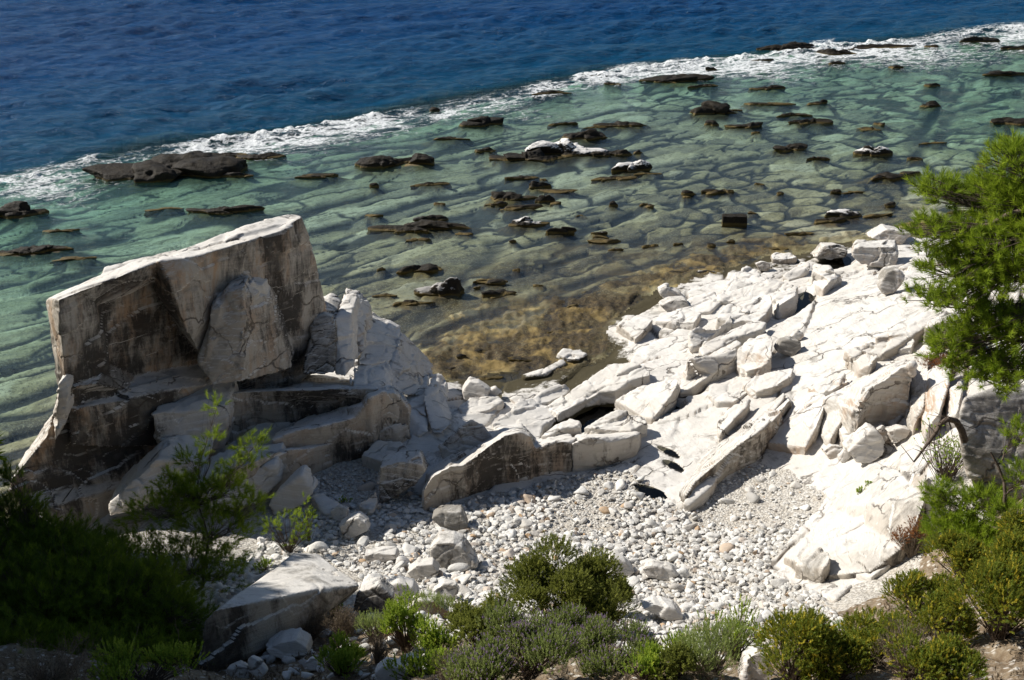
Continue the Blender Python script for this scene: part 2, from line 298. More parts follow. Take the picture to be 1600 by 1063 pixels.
# ------------------------------------------------------------------ materials
class NT:
    def __init__(s, name):
        s.mat = bpy.data.materials.new(name); s.mat.use_nodes = True; s.t = s.mat.node_tree; s.t.nodes.clear()
        s.out = s.t.nodes.new('ShaderNodeOutputMaterial'); s.geo = s.t.nodes.new('ShaderNodeNewGeometry'); s.pos = s.geo.outputs['Position']
    def n(s, typ, **kw):
        nd = s.t.nodes.new('ShaderNode' + typ)
        for k, v in kw.items(): setattr(nd, k, v)
        return nd
    def set(s, inp, v):
        if isinstance(v, bpy.types.NodeSocket): s.t.links.new(v, inp)
        elif isinstance(v, (tuple, list)): inp.default_value = (*v, 1.0) if len(v) == 3 and inp.type == 'RGBA' else v
        else: inp.default_value = v
    def math(s, op, a, b=0.5, c=None, clamp=False):
        nd = s.n('Math', operation=op); nd.use_clamp = clamp; s.set(nd.inputs[0], a); s.set(nd.inputs[1], b)
        if c is not None: s.set(nd.inputs[2], c)
        return nd.outputs[0]
    def scale(s, v, xyz, rot=(0, 0, 0)):
        if any(rot): r = s.n('Mapping'); s.set(r.inputs['Vector'], v); r.inputs['Rotation'].default_value = rot; v = r.outputs[0]
        nd = s.n('Mapping'); s.set(nd.inputs['Vector'], v); nd.inputs['Scale'].default_value = xyz
        return nd.outputs[0]
    def noise(s, v, sc, det=4, rough=.55, dist=0.0):
        nd = s.n('TexNoise'); s.set(nd.inputs['Vector'], v); nd.inputs['Scale'].default_value = sc; nd.inputs['Detail'].default_value = det
        nd.inputs['Roughness'].default_value = rough; nd.inputs['Distortion'].default_value = dist; return nd.outputs[0]
    def voro(s, v, sc, feature='F1', rnd=1.0):
        nd = s.n('TexVoronoi', feature=feature); s.set(nd.inputs['Vector'], v); nd.inputs['Scale'].default_value = sc; nd.inputs['Randomness'].default_value = rnd; return nd
    def ramp(s, f, stops, interp='LINEAR'):
        nd = s.n('ValToRGB'); s.set(nd.inputs[0], f); cr = nd.color_ramp; cr.interpolation = interp
        while len(cr.elements) < len(stops): cr.elements.new(0.5)
        for e, (p, c) in zip(cr.elements, stops): e.position = p; e.color = (c, c, c, 1) if not isinstance(c, tuple) else (*c, 1)
        return nd.outputs[0]
    def mix(s, f, a, b, blend='MIX'):
        nd = s.n('Mix', data_type='RGBA', blend_type=blend); s.set(nd.inputs[0], f); s.set(nd.inputs[6], a); s.set(nd.inputs[7], b); return nd.outputs[2]
    def attr(s, name, typ='GEOMETRY'):
        nd = s.n('Attribute', attribute_name=name, attribute_type=typ); return nd.outputs['Fac']
    def bump(s, h, dist=.05, strength=.6, normal=None):
        nd = s.n('Bump'); s.set(nd.inputs['Height'], h); nd.inputs['Distance'].default_value = dist; nd.inputs['Strength'].default_value = strength
        if normal is not None: s.set(nd.inputs['Normal'], normal)
        return nd.outputs[0]
    def principled(s, color, rough=.8, normal=None, spec=.3, **kw):
        nd = s.n('BsdfPrincipled'); s.set(nd.inputs['Base Color'], color); s.set(nd.inputs['Roughness'], rough)
        nd.inputs['Specular IOR Level'].default_value = spec
        if normal is not None: s.set(nd.inputs['Normal'], normal)
        for k, v in kw.items(): s.set(nd.inputs[k], v)
        s.t.links.new(nd.outputs[0], s.out.inputs[0]); return nd
    def nz(s):
        sp = s.n('SeparateXYZ'); s.set(sp.inputs[0], s.geo.outputs['True Normal']); return sp.outputs[2]

def marble_core(k, stain, rust, patina, wet=None):
    """quarry marble: colour and bump; stain/rust/patina are 0..1 sockets or numbers"""
    P = k.pos
    big = k.noise(P, .45, 5, .6); mid = k.noise(P, 2.3, 6, .65, .4); fine = k.noise(P, 19, 5, .7)
    tiltv = k.scale(P, (1, 1, 1), (math.radians(7), math.radians(-9), math.radians(-41)))
    strata = k.noise(k.scale(tiltv, (.35, .35, 9)), 1.6, 6, .75, .25)
    veins = k.noise(k.scale(tiltv, (.7, 2.6, 14)), 2.0, 4, .7, .3)
    c = k.mix(k.ramp(big, [(.35, 0), (.7, 1)]), (.64, .61, .56), (.74, .72, .685))
    c = k.mix(k.ramp(mid, [(.52, 0), (.75, .55)]), c, (.52, .49, .44))
    c = k.mix(k.math('MULTIPLY', k.ramp(strata, [(.56, 0), (.66, 1)]), .32), c, (.36, .34, .31))
    c = k.mix(k.math('MULTIPLY', k.ramp(veins, [(.62, 0), (.70, 1)]), .30), c, (.30, .27, .23))
    c = k.mix(k.ramp(fine, [(.58, 0), (.8, .35)]), c, (.45, .42, .37))
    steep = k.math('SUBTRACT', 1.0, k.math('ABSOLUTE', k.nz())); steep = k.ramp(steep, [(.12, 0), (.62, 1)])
    c = k.mix(k.math('MULTIPLY', steep, k.math('MULTIPLY', k.math('MINIMUM', k.math('MULTIPLY', stain, 1.6), 1.0), .75)), c, (.36, .31, .245))  # steep faces toned darker tan, part weathering, part shade put into the colour
    # rusty run-off
    rn = k.noise(k.scale(P, (1.0, 1.0, .35)), 1.0, 6, .7, .6)
    c = k.mix(k.math('MULTIPLY', k.math('MULTIPLY', k.ramp(rn, [(.48, 0), (.62, 1)]), steep), rust), c, (.42, .25, .13))
    # black lichen streaks, running down and along the beds of the steep faces
    s1 = k.noise(k.scale(P, (2.4, 2.4, .55)), 1.0, 8, .78, .3)
    s2 = k.noise(k.scale(tiltv, (.6, .6, 11)), 1.2, 6, .8, .2)
    s3 = k.noise(P, .30, 5, .55, .4)
    sm = k.math('ADD', k.math('MULTIPLY', s1, .46), k.math('ADD', k.math('MULTIPLY', s2, .10), k.math('MULTIPLY', s3, .64)))
    th = k.math('SUBTRACT', .78, k.math('MULTIPLY', stain, .29))
    sf = k.math('MULTIPLY', k.math('SUBTRACT', sm, th), 11.0, clamp=True)
    edge = k.math('MULTIPLY', sf, k.math('MULTIPLY', steep, k.math('MINIMUM', k.math('MULTIPLY', stain, 3.0), 1.0)))
    c = k.mix(k.math('MULTIPLY', edge, .93), c, (.035, .03, .026))
    # grey weathering on any face
    patina = k.math('ADD', patina, .07); pn = k.noise(P, 1.3, 8, .75, .5); pf = k.math('MULTIPLY', k.math('SUBTRACT', pn, k.math('SUBTRACT', .70, k.math('MULTIPLY', patina, .34))), 7.0, clamp=True)
    c = k.mix(k.math('MULTIPLY', k.math('MULTIPLY', pf, k.math('MINIMUM', k.math('MULTIPLY', patina, 3.0), 1.0)), .8), c, (.17, .155, .13))
    # hairline cracks
    wp = k.n('VectorMath', operation='ADD'); k.set(wp.inputs[0], k.scale(tiltv, (.28, .62, .5)))
    nn = k.n('TexNoise'); k.set(nn.inputs['Vector'], P); nn.inputs['Scale'].default_value = 1.1; nn.inputs['Detail'].default_value = 5
    sc_ = k.n('VectorMath', operation='SCALE'); k.set(sc_.inputs[0], nn.outputs[1]); sc_.inputs['Scale'].default_value = .55; k.set(wp.inputs[1], sc_.outputs[0])
    v = k.voro(wp.outputs[0], 1.15, 'DISTANCE_TO_EDGE').outputs['Distance']
    crack = k.ramp(v, [(0.006, 1), (.022, 0)]); crack = k.math('MULTIPLY', crack, k.ramp(k.noise(P, .8, 2), [(.45, 0), (.6, 1)]))
    c = k.mix(k.math('MULTIPLY', crack, .8), c, (.08, .065, .05))
    h = k.math('ADD', k.math('MULTIPLY', strata, .55), k.math('ADD', k.math('MULTIPLY', mid, .5), k.math('MULTIPLY', fine, .16)))
    h = k.math('SUBTRACT', h, k.math('MULTIPLY', crack, .5))
    h = k.math('ADD', h, k.math('MULTIPLY', k.noise(P, 60, 3, .7), .06))
    return c, h, steep
def wet_rim(k, c, rough, z0=.15, z1=.22, col=(.06, .05, .025)):
    sp = k.n('SeparateXYZ'); k.set(sp.inputs[0], k.pos); zz = k.math('ADD', sp.outputs[2], k.math('MULTIPLY', k.math('SUBTRACT', k.noise(k.pos, 2.2, 5, .7), .5), .45))
    f = k.ramp(zz, [(0.0, 1), (z0, 1), (z1, 0)])
    return k.mix(f, c, col), f
def make_marble(name, use_obj=True, wet=True):
    k = NT(name)
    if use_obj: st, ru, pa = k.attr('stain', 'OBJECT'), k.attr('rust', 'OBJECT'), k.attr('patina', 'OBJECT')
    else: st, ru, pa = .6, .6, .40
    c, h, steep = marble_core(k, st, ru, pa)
    if not use_obj: c = k.mix(k.math('MULTIPLY', k.ramp(k.attr('crev'), [(.25, 0), (.8, 1)]), .85), c, (.10, .08, .06))
    if wet: c, f = wet_rim(k, c, .8)
    k.principled(c, .82, k.bump(h, .09, .75), .25); return k.mat
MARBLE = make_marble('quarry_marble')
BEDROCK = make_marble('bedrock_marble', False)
def make_reef():
    k = NT('reef_rock_dark'); P = k.pos
    a = k.noise(P, 1.6, 7, .7); b = k.noise(P, 9, 6, .75)
    c = k.mix(k.ramp(a, [(.35, 0), (.7, 1)]), (.007, .006, .005), (.032, .024, .013))
    c = k.mix(k.ramp(b, [(.55, 0), (.75, .6)]), c, (.075, .056, .028))
    sp = k.n('SeparateXYZ'); k.set(sp.inputs[0], P)
    zz = k.math('ADD', sp.outputs[2], k.math('MULTIPLY', k.math('SUBTRACT', a, .5), .25))
    c = k.mix(k.ramp(zz, [(0.0, .75), (.06, .6), (.12, 0)]), c, (.17, .12, .035))
    cap = k.math('MULTIPLY', k.attr('cap', 'OBJECT'), k.math('MULTIPLY', k.ramp(k.math('ADD', k.nz(), k.math('MULTIPLY', k.math('SUBTRACT', b, .5), .5)), [(.5, 0), (.62, 1)]),
                 k.ramp(k.math('ADD', sp.outputs[2], k.math('MULTIPLY', k.math('SUBTRACT', k.noise(P, 1.1, 4), .5), .8)), [(.18, 0), (.26, 1)])))
    c = k.mix(cap, c, (.74, .72, .69))
    h = k.math('ADD', a, k.math('MULTIPLY', b, .4))
    k.principled(c, k.mix(cap, (.65, .65, .65), (.8, .8, .8)), k.bump(h, .12, .9), .22); return k.mat
REEFM = make_reef()
def make_seabed():
    k = NT('seabed_rock'); P = k.pos; alg = k.attr('algae'); grv = k.attr('groove')
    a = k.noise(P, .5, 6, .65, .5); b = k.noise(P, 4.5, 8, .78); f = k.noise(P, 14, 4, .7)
    Q = k.scale(P, (.35, 1.3, 1), (0, 0, -STRIKE)); s = k.noise(Q, 1.3, 7, .7, .4)
    nn = k.n('TexNoise'); k.set(nn.inputs['Vector'], P); nn.inputs['Scale'].default_value = .55; nn.inputs['Detail'].default_value = 4
    s_ = k.n('VectorMath', operation='SCALE'); k.set(s_.inputs[0], nn.outputs[1]); s_.inputs['Scale'].default_value = .7
    wq = k.n('VectorMath', operation='ADD'); k.set(wq.inputs[0], k.scale(P, (.33, .95, .01), (0, 0, -STRIKE))); k.set(wq.inputs[1], s_.outputs[0])
    vj = k.voro(wq.outputs[0], .8, 'DISTANCE_TO_EDGE').outputs['Distance']; vc = k.voro(wq.outputs[0], .8).outputs['Color']
    wr = k.n('VectorMath', operation='ADD'); k.set(wr.inputs[0], k.scale(P, (.7, 1.5, .01), (0, 0, -STRIKE - .5))); k.set(wr.inputs[1], s_.outputs[0])
    vj2 = k.voro(wr.outputs[0], 1.0, 'DISTANCE_TO_EDGE').outputs['Distance']
    tile = k.attr('tile'); far = k.attr('pale')
    tn = k.math('ADD', tile, k.math('MULTIPLY', k.math('SUBTRACT', k.noise(P, 2.5, 6, .7), .5), .45))
    c = k.ramp(tn, [(.12, (.05, .042, .022)), (.34, (.15, .125, .06)), (.50, (.37, .33, .15)), (.74, (.64, .60, .35)), (1, (.74, .72, .50))])
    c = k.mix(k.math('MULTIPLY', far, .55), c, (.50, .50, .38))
    c = k.mix(k.ramp(s, [(.50, 0), (.62, .7)]), c, (.095, .085, .05))
    c = k.mix(k.ramp(f, [(.52, 0), (.66, .8)]), c, (.58, .55, .36))  # fine pale speckle paints caustic glitter into the bed colour
    c = k.mix(k.ramp(b, [(.52, 0), (.64, .8)]), c, (.065, .055, .03))
    c = k.mix(k.math('MULTIPLY', k.ramp(grv, [(.12, 0), (.6, 1)]), .92), c, (.016, .022, .026))
    ac = k.mix(k.ramp(b, [(.42, 0), (.62, 1)]), (.022, .015, .007), (.11, .075, .03)); ac = k.mix(k.ramp(a, [(.52, 0), (.62, .75)]), ac, (.34, .24, .08)); ac = k.mix(k.ramp(f, [(.56, 0), (.7, .5)]), ac, (.30, .27, .14))
    c = k.mix(k.math('MULTIPLY', alg, .93), c, ac)
    h = k.math('ADD', k.math('MULTIPLY', b, .8), k.math('ADD', s, k.math('MULTIPLY', f, .4)))
    k.principled(c, .7, k.bump(h, .10, .8), .3); return k.mat
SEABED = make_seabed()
def make_gravel():
    k = NT('shingle_bed'); P = k.pos
    v = k.voro(P, 13); w = k.voro(P, 28); n1 = k.noise(P, .7, 5, .6)
    c = k.mix(k.ramp(k.noise(P, 7, 4), [(.4, 0), (.65, 1)]), (.66, .64, .60), (.56, .53, .47))
    c = k.mix(.5, c, k.mix(k.ramp(v.outputs['Color'], [(.2, 0), (.9, 1)]), (.40, .36, .30), (.64, .62, .57)))
    c = k.mix(k.ramp(n1, [(.55, 0), (.75, .45)]), c, (.48, .38, .25))
    c = k.mix(k.ramp(v.outputs['Distance'], [(.45, 0), (.75, .5)]), c, (.16, .13, .10))
    h = k.math('ADD', k.math('SUBTRACT', 1, v.outputs['Distance']), k.math('MULTIPLY', k.math('SUBTRACT', 1, w.outputs['Distance']), .4))
    k.principled(c, .9, k.bump(h, .05, .9), .2); return k.mat
GRAVEL = make_gravel()
def make_soil():
    k = NT('hillside_soil'); P = k.pos
    v = k.voro(P, 9); n1 = k.noise(P, 1.2, 6, .65); n2 = k.noise(P, 12, 5, .7)
    c = k.mix(k.ramp(n1, [(.38, 0), (.65, 1)]), (.30, .235, .16), (.17, .12, .075))
    c = k.mix(k.ramp(n2, [(.5, 0), (.7, .7)]), c, (.48, .43, .35))
    c = k.mix(k.math('MULTIPLY', k.ramp(v.outputs['Color'], [(.55, 0), (.7, 1)]), k.ramp(v.outputs['Distance'], [(.3, 1), (.5, 0)])), c, (.60, .56, .50))
    h = k.math('ADD', n2, k.math('MULTIPLY', v.outputs['Distance'], -.6))
    k.principled(c, .95, k.bump(h, .07, .9), .15); return k.mat
SOIL = make_soil()
def make_stone():
    k = NT('beach_stone_marble'); P = k.pos
    r = k.n('ObjectInfo').outputs['Random']; a = k.attr('tint')
    t = k.math('FRACT', k.math('ADD', r, a))
    n1 = k.noise(P, 6, 6, .7); n2 = k.noise(P, 26, 4, .7)
    c = k.ramp(t, [(0, (.74, .73, .70)), (.35, (.66, .65, .62)), (.6, (.72, .70, .66)), (.74, (.42, .41, .39)), (.82, (.64, .61, .56)), (.93, (.34, .32, .30)), (.96, (.47, .31, .17)), (1, (.70, .68, .65))])
    c = k.mix(k.ramp(n1, [(.5, 0), (.72, .6)]), c, (.36, .33, .28)); c = k.mix(k.ramp(n2, [(.55, 0), (.8, .4)]), c, (.30, .27, .22))
    k.principled(c, .85, k.bump(k.math('ADD', n1, k.math('MULTIPLY', n2, .4)), .03, .7), .25); return k.mat
STONE = make_stone()
def make_leaf(name, dark, mid, light, trans=.35, rough=.55):
    k = NT(name); t = k.attr('tint')
    c = k.ramp(t, [(0, dark), (.5, mid), (1, light)])
    d = k.n('BsdfPrincipled'); k.set(d.inputs['Base Color'], c); d.inputs['Roughness'].default_value = rough; d.inputs['Specular IOR Level'].default_value = .25
    tr = k.n('BsdfTranslucent'); k.set(tr.inputs[0], k.mix(.5, c, light)); m = k.n('MixShader'); m.inputs[0].default_value = trans
    k.t.links.new(d.outputs[0], m.inputs[1]); k.t.links.new(tr.outputs[0], m.inputs[2]); k.t.links.new(m.outputs[0], k.out.inputs[0]); return k.mat
def make_plain(name, a, b, sc=8, rough=.85):
    k = NT(name); n = k.noise(k.pos, sc, 5, .7); k.principled(k.mix(k.ramp(n, [(.35, 0), (.65, 1)]), a, b), rough, k.bump(n, .02, .7), .2); return k.mat
BARK = make_plain('pine_bark', (.06, .045, .035), (.17, .13, .10), 14)
TWIG = make_plain('dry_twig', (.16, .12, .09), (.30, .25, .19), 20)

def make_water():
    k = NT('sea_water'); P = k.pos; dep = k.attr('depth'); foam = k.attr('foam'); rip = k.attr('calm')
    dep0 = dep; dq = k.math('MINIMUM', dep, k.math('MULTIPLY', dep, dep)); rgb = []
    for kk in (.34, .055, .066):
        rgb.append(k.math('POWER', 2.71828, k.math('MULTIPLY', dq, -kk)))
    cc = k.n('CombineColor'); [k.set(cc.inputs[i], rgb[i]) for i in range(3)]
    tr = k.n('BsdfTransparent'); k.set(tr.inputs[0], cc.outputs[0])
    body = k.ramp(k.math('DIVIDE', dep, 16.0), [(0, (.12, .32, .29)), (.06, (.05, .26, .26)), (.16, (.005, .078, .14)), (.35, (.003, .062, .16)), (.8, (.003, .054, .175)), (1, (.003, .050, .165))])
    df = k.n('BsdfDiffuse'); k.set(df.inputs[0], body)
    turb = k.math('SUBTRACT', 1.0, k.math('POWER', 2.71828, k.math('ADD', k.math("MULTIPLY", k.math("MAXIMUM", k.math("SUBTRACT", dep, .75), 0.0), -.11), k.math("MULTIPLY", k.math("MAXIMUM", k.math("SUBTRACT", dep, 1.9), 0.0), -.8))))
    m1 = k.n('MixShader'); k.set(m1.inputs[0], turb); k.t.links.new(tr.outputs[0], m1.inputs[1]); k.t.links.new(df.outputs[0], m1.inputs[2])
    # ripples
    Q = k.scale(P, (1, 1.0, 1), (0, 0, math.radians(-12)))
    w1 = k.noise(k.scale(Q, (.42, 1.0, 1)), .55, 3, .55, .3); w2 = k.noise(k.scale(Q, (.5, 1.0, 1)), 2.4, 6, .66, .5); w3 = k.noise(k.scale(Q, (.7, 1, 1)), 9, 3, .6)
    deepf = k.ramp(k.math('DIVIDE', dep, 8.0), [(.08, .0), (.4, 1)])
    h = k.math('ADD', k.math('MULTIPLY', w2, .46), k.math('MULTIPLY', w3, .065)); h = k.math('ADD', h, k.math('MULTIPLY', w1, .9))
    h = k.math('MULTIPLY', h, k.math('ADD', .10, k.math('MULTIPLY', deepf, .75)))
    nb = k.bump(h, 1.0, .85)
    k.set(df.inputs['Normal'], k.bump(h, 1.3, 1.0))
    gl = k.n('BsdfGlossy'); k.set(gl.inputs['Roughness'], k.math('ADD', .03, k.math('MULTIPLY', deepf, .09))); k.set(gl.inputs['Normal'], nb); gl.inputs[0].default_value = (.85, .93, 1, 1)
    fr = k.n('Fresnel'); fr.inputs[0].default_value = 1.33; k.set(fr.inputs['Normal'], nb)
    ff = k.math('MINIMUM', k.math('MULTIPLY', fr.outputs[0], .8), .5)
    m2 = k.n('MixShader'); k.set(m2.inputs[0], ff); k.t.links.new(m1.outputs[0], m2.inputs[1]); k.t.links.new(gl.outputs[0], m2.inputs[2])
    # foam: lacy sheets of bubbles
    fp = k.n('VectorMath', operation='ADD'); k.set(fp.inputs[0], k.scale(P, (.40, 1, 1), (0, 0, math.radians(-30))))
    nn = k.n('TexNoise'); k.set(nn.inputs['Vector'], P); nn.inputs['Scale'].default_value = .9; nn.inputs['Detail'].default_value = 5
    s_ = k.n('VectorMath', operation='SCALE'); k.set(s_.inputs[0], nn.outputs[1]); s_.inputs['Scale'].default_value = 1.6; k.set(fp.inputs[1], s_.outputs[0])
    v1 = k.voro(fp.outputs[0], .95, 'DISTANCE_TO_EDGE').outputs['Distance']; v2 = k.voro(fp.outputs[0], 3.0, 'DISTANCE_TO_EDGE').outputs['Distance']
    lace = k.math('SUBTRACT', 1.0, k.math('ADD', k.math('MULTIPLY', v1, 1.7), k.math('MULTIPLY', v2, 1.5)))
    lace = k.math('ADD', k.math('MULTIPLY', lace, .5), k.math('MULTIPLY', k.noise(P, 2.0, 7, .8, .6), .5))
    fm = k.math('MULTIPLY', k.math('SUBTRACT', k.math('ADD', lace, k.math('MULTIPLY', foam, .60)), .97), 4.0, clamp=True)
    fm = k.math('MULTIPLY', fm, k.math('MULTIPLY', foam, 4, clamp=True))
    fd = k.n('BsdfDiffuse'); fd.inputs[0].default_value = (.80, .83, .84, 1); k.set(fd.inputs['Normal'], k.bump(k.noise(P, 3, 6, .7), .3, .8))
    m3 = k.n('MixShader'); k.set(m3.inputs[0], fm); k.t.links.new(m2.outputs[0], m3.inputs[1]); k.t.links.new(fd.outputs[0], m3.inputs[2])
    k.t.links.new(m3.outputs[0], k.out.inputs[0]); return k.mat
WATER = make_water()
def make_pool():
    k = NT('pool_water'); tr = k.n('BsdfTransparent'); tr.inputs[0].default_value = (.17, .17, .13, 1); gl = k.n('BsdfGlossy'); gl.inputs['Roughness'].default_value = .03
    k.set(gl.inputs['Normal'], k.bump(k.noise(k.pos, 5, 2), .05, .15)); fr = k.n('Fresnel'); fr.inputs[0].default_value = 1.33; m = k.n('MixShader'); k.set(m.inputs[0], fr.outputs[0])
    k.t.links.new(tr.outputs[0], m.inputs[1]); k.t.links.new(gl.outputs[0], m.inputs[2]); k.t.links.new(m.outputs[0], k.out.inputs[0]); return k.mat
POOLW = make_pool()

# ------------------------------------------------------------------ the ground sheets and the sea
def fan(us, vs):
    Ug, Vg = np.meshgrid(us, vs); Y = Vg.ravel(); X = (Ug * Vg).ravel(); return X, Y, len(us), len(vs)
def quads(nu, nv):
    i = np.arange(nu * nv).reshape(nv, nu); return np.stack([i[:-1, :-1].ravel(), i[:-1, 1:].ravel(), i[1:, 1:].ravel(), i[1:, :-1].ravel()], 1)
def sub_mesh(V, F, keep, attrs):
    F = F[keep]; used = np.unique(F); mp = np.full(len(V), -1, np.int64); mp[used] = np.arange(len(used))
    return V[used], mp[F], {k: v[used] for k, v in attrs.items()}
us = np.concatenate([[-3.5, -2.2, -1.5, -1.1, -.9, -.75, -.65, -.57, -.53], np.linspace(-.50, .52, 620), [.56, .62, .7, .8, .95, 1.2, 1.7, 2.4, 3.6]])
vs = np.concatenate([[-30, -12, 1.0, 3, 5, 7, 8.5, 9.5], np.exp(np.linspace(math.log(10.5), math.log(135), 700)), [150, 180, 230, 320]])
us_, vs_ = us, vs
def build_ground():
    X, Y, nu, nv = fan(us_, np.maximum(vs_, 1.0)); 
    Yr = np.repeat(vs_, nu); X = np.where(Yr < 1.5, np.tile(us_, nv) * 14, X); Y = Yr
    Z, m, alg, hill, px, py, sf = ground(X, Y)
    V = np.stack([X, Y, Z], 1); F = quads(nu, nv)
    h0 = H0(X, Y)
    gr = GLOB['joint'] * (1 - sstep(-.05, .15, h0)); tile = GLOB['tilec']
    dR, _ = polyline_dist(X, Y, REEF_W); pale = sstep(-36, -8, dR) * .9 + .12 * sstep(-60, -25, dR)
    attrs = {'algae': alg, 'groove': gr, 'tile': tile, 'pale': np.clip(pale, 0, 1), 'crev': GLOB['crev']}
    fm = m[F].mean(1) >= .5; fz = h0[F].mean(1); fy = Y[F].mean(1)
    zone = np.where(fm, 1, np.where(fz < .12, 0, np.where(hill[F].mean(1) > .45, 3, 2)))
    beachish = (zone == 2) & (py[F].mean(1) < 700) ; zone[beachish] = 1
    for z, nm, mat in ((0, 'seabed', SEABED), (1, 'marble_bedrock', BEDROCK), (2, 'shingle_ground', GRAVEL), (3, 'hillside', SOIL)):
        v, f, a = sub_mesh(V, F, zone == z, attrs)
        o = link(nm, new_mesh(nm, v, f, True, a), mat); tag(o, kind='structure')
build_ground()
def build_sea():
    u = np.concatenate([[-5, -3, -2, -1.4, -1, -.75, -.62], np.linspace(-.5, .52, 430), [.6, .7, .85, 1.1, 1.5, 2.2, 3.5, 5]])
    v = np.concatenate([np.exp(np.linspace(math.log(27), math.log(150), 560)), [160, 190, 250, 400, 800, 1600, 3200]])
    X, Y, nu, nv = fan(u, v); h = H0(X, Y); dep = np.maximum(-h, 0)
    d, al = polyline_dist(X, Y, REEF_W); P = np.stack([X, Y, 0 * X], 1)
    rnd = random.Random(5); z = 0 * X; deepf = sstep(1.3, 6, dep)
    for i in range(56):
        L = rnd.uniform(1.4, 8.5) if i < 26 else rnd.uniform(.7, 2.2); a = math.radians(-68 + rnd.gauss(0, 34)); A = .0125 * L * rnd.uniform(.4, 1); kx, ky = math.cos(a) * 2 * PI / L, math.sin(a) * 2 * PI / L
        z = z + A * np.sin(kx * X + ky * Y + rnd.uniform(0, 6.28) + 1.6 * vnoise(P * (.05 + .12 / L), i))
    z = z * (.05 + .95 * deepf) * (1 + .55 * vnoise(P * .06, 201))
    # surf along the reef edge: width and strength change along it
    al_n = np.stack([al * .09, 0 * al, 0 * al], 1); wv = 1.0 + .6 * vnoise(al_n, 8)
    gap = .66 + .5 * sstep(-.45, .35, vnoise(np.stack([al * .21, 0 * al, 0 * al], 1), 71)); body = gap * np.exp(-((d + .6 + 2.0 * vnoise(P * .22, 12) + .8 * vnoise(P * .8, 13)) / (2.3 * wv)) ** 2)
    tail = np.exp(-(np.maximum(-(d + 1), 0) / (5.0 + 4.5 * wv)) ** 1.2) * (d < 1) * .84 * gap
    foam = np.clip(np.maximum(body, tail) * (.85 + .5 * vnoise(np.stack([al * .16, d * .12, 0 * al], 1), 77)), 0, 1)
    for cx, cy, rx, ry, w in ((60,280,130,36,.9),(200,262,130,34,.75),(640,200,110,26,.6),(480,222,90,20,.55),(140,250,40,14,1.0),(560,205,170,28,.6),(760,165,120,26,.85),(850,140,60,20,1),(985,108,60,12,1.0),(1090,108,110,16,.9),(700,178,60,14,.95),(1500,55,150,14,.9),(1580,45,60,10,1.0),(430,230,70,18,.5)):
        qx, qy = proj(X, Y, 0 * X); q = ((qx - cx) / rx) ** 2 + ((qy - cy + (qx - cx) * .16) / ry) ** 2; foam = np.maximum(foam, w * np.exp(-q * 1.1))
    brk = foam ** 2 * np.exp(-((d - .6) / 1.4) ** 2)
    z = z + brk * (.10 + .42 * np.maximum(ridged(P * 1.1, 5, 19), 0) ** 1.5) + .35 * np.exp(-((d - 3.0 - vnoise(P * .1, 3)) / 1.3) ** 2) * sstep(-.2, .5, vnoise(np.stack([al * .07, 0 * al, 0 * al], 1), 5))
    z = z + .006 * fbm(P * 3, 2, 4)
    F = quads(nu, nv); keep = (h[F].min(1) < .35)
    vv, f, a = sub_mesh(np.stack([X, Y, z], 1), F, keep, {'depth': dep, 'foam': foam, 'calm': deepf})
    o = link('sea', new_mesh('sea', vv, f, True, a), WATER); tag(o, kind='structure')
build_sea()

# ------------------------------------------------------------------ rocks: closed solids -> even remesh -> fractured relief
from mathutils import geometry as mgeo
import bmesh
def wv(v):
    """(px,py) on the ground; (px,py,base) top of a wall standing at photo row base; (px,py,z) at height z"""
    if len(v) == 2: p = G(*v); p[2] += .04; return p
    if v[2] > 100:
        g = G(v[0], v[2]); d = ray(v[0], v[1]); t = g[1] / d[1]; return np.array([g[0], g[1], CAM_Z + d[2] * t])
    return PZ(*v)
def prism(front, offs, key=None):
    """closed solid between a polygon and the same polygon moved by offs (one vector or one per corner)"""
    n = len(front); F = [Vector(p) for p in front]; offs = offs if isinstance(offs, list) else [offs] * n
    B = [Vector(np.asarray(p) + np.asarray(o)) for p, o in zip(front, offs)]
    flat = [Vector((k[0], k[1], 0)) for k in key]
    tri = mgeo.tessellate_polygon([flat]); faces = []
    for t in tri:
        a, b, c = t; faces.append((a, b, c)); faces.append((n + c, n + b, n + a))
    vs = F + B
    area = sum(flat[i].x * flat[(i + 1) % n].y - flat[(i + 1) % n].x * flat[i].y for i in range(n))
    for i in range(n):
        j = (i + 1) % n; faces.append((i, n + i, n + j, j))
    return vs, faces
def hull(points):
    bm = bmesh.new(); [bm.verts.new(tuple(p)) for p in points]
    bmesh.ops.convex_hull(bm, input=bm.verts); bmesh.ops.delete(bm, geom=[v for v in bm.verts if not v.link_faces], context='VERTS')
    bm.verts.index_update(); vs = [v.co.copy() for v in bm.verts]; fs = [tuple(v.index for v in f.verts) for f in bm.faces]; bm.free(); return vs, fs
QUEUE = []
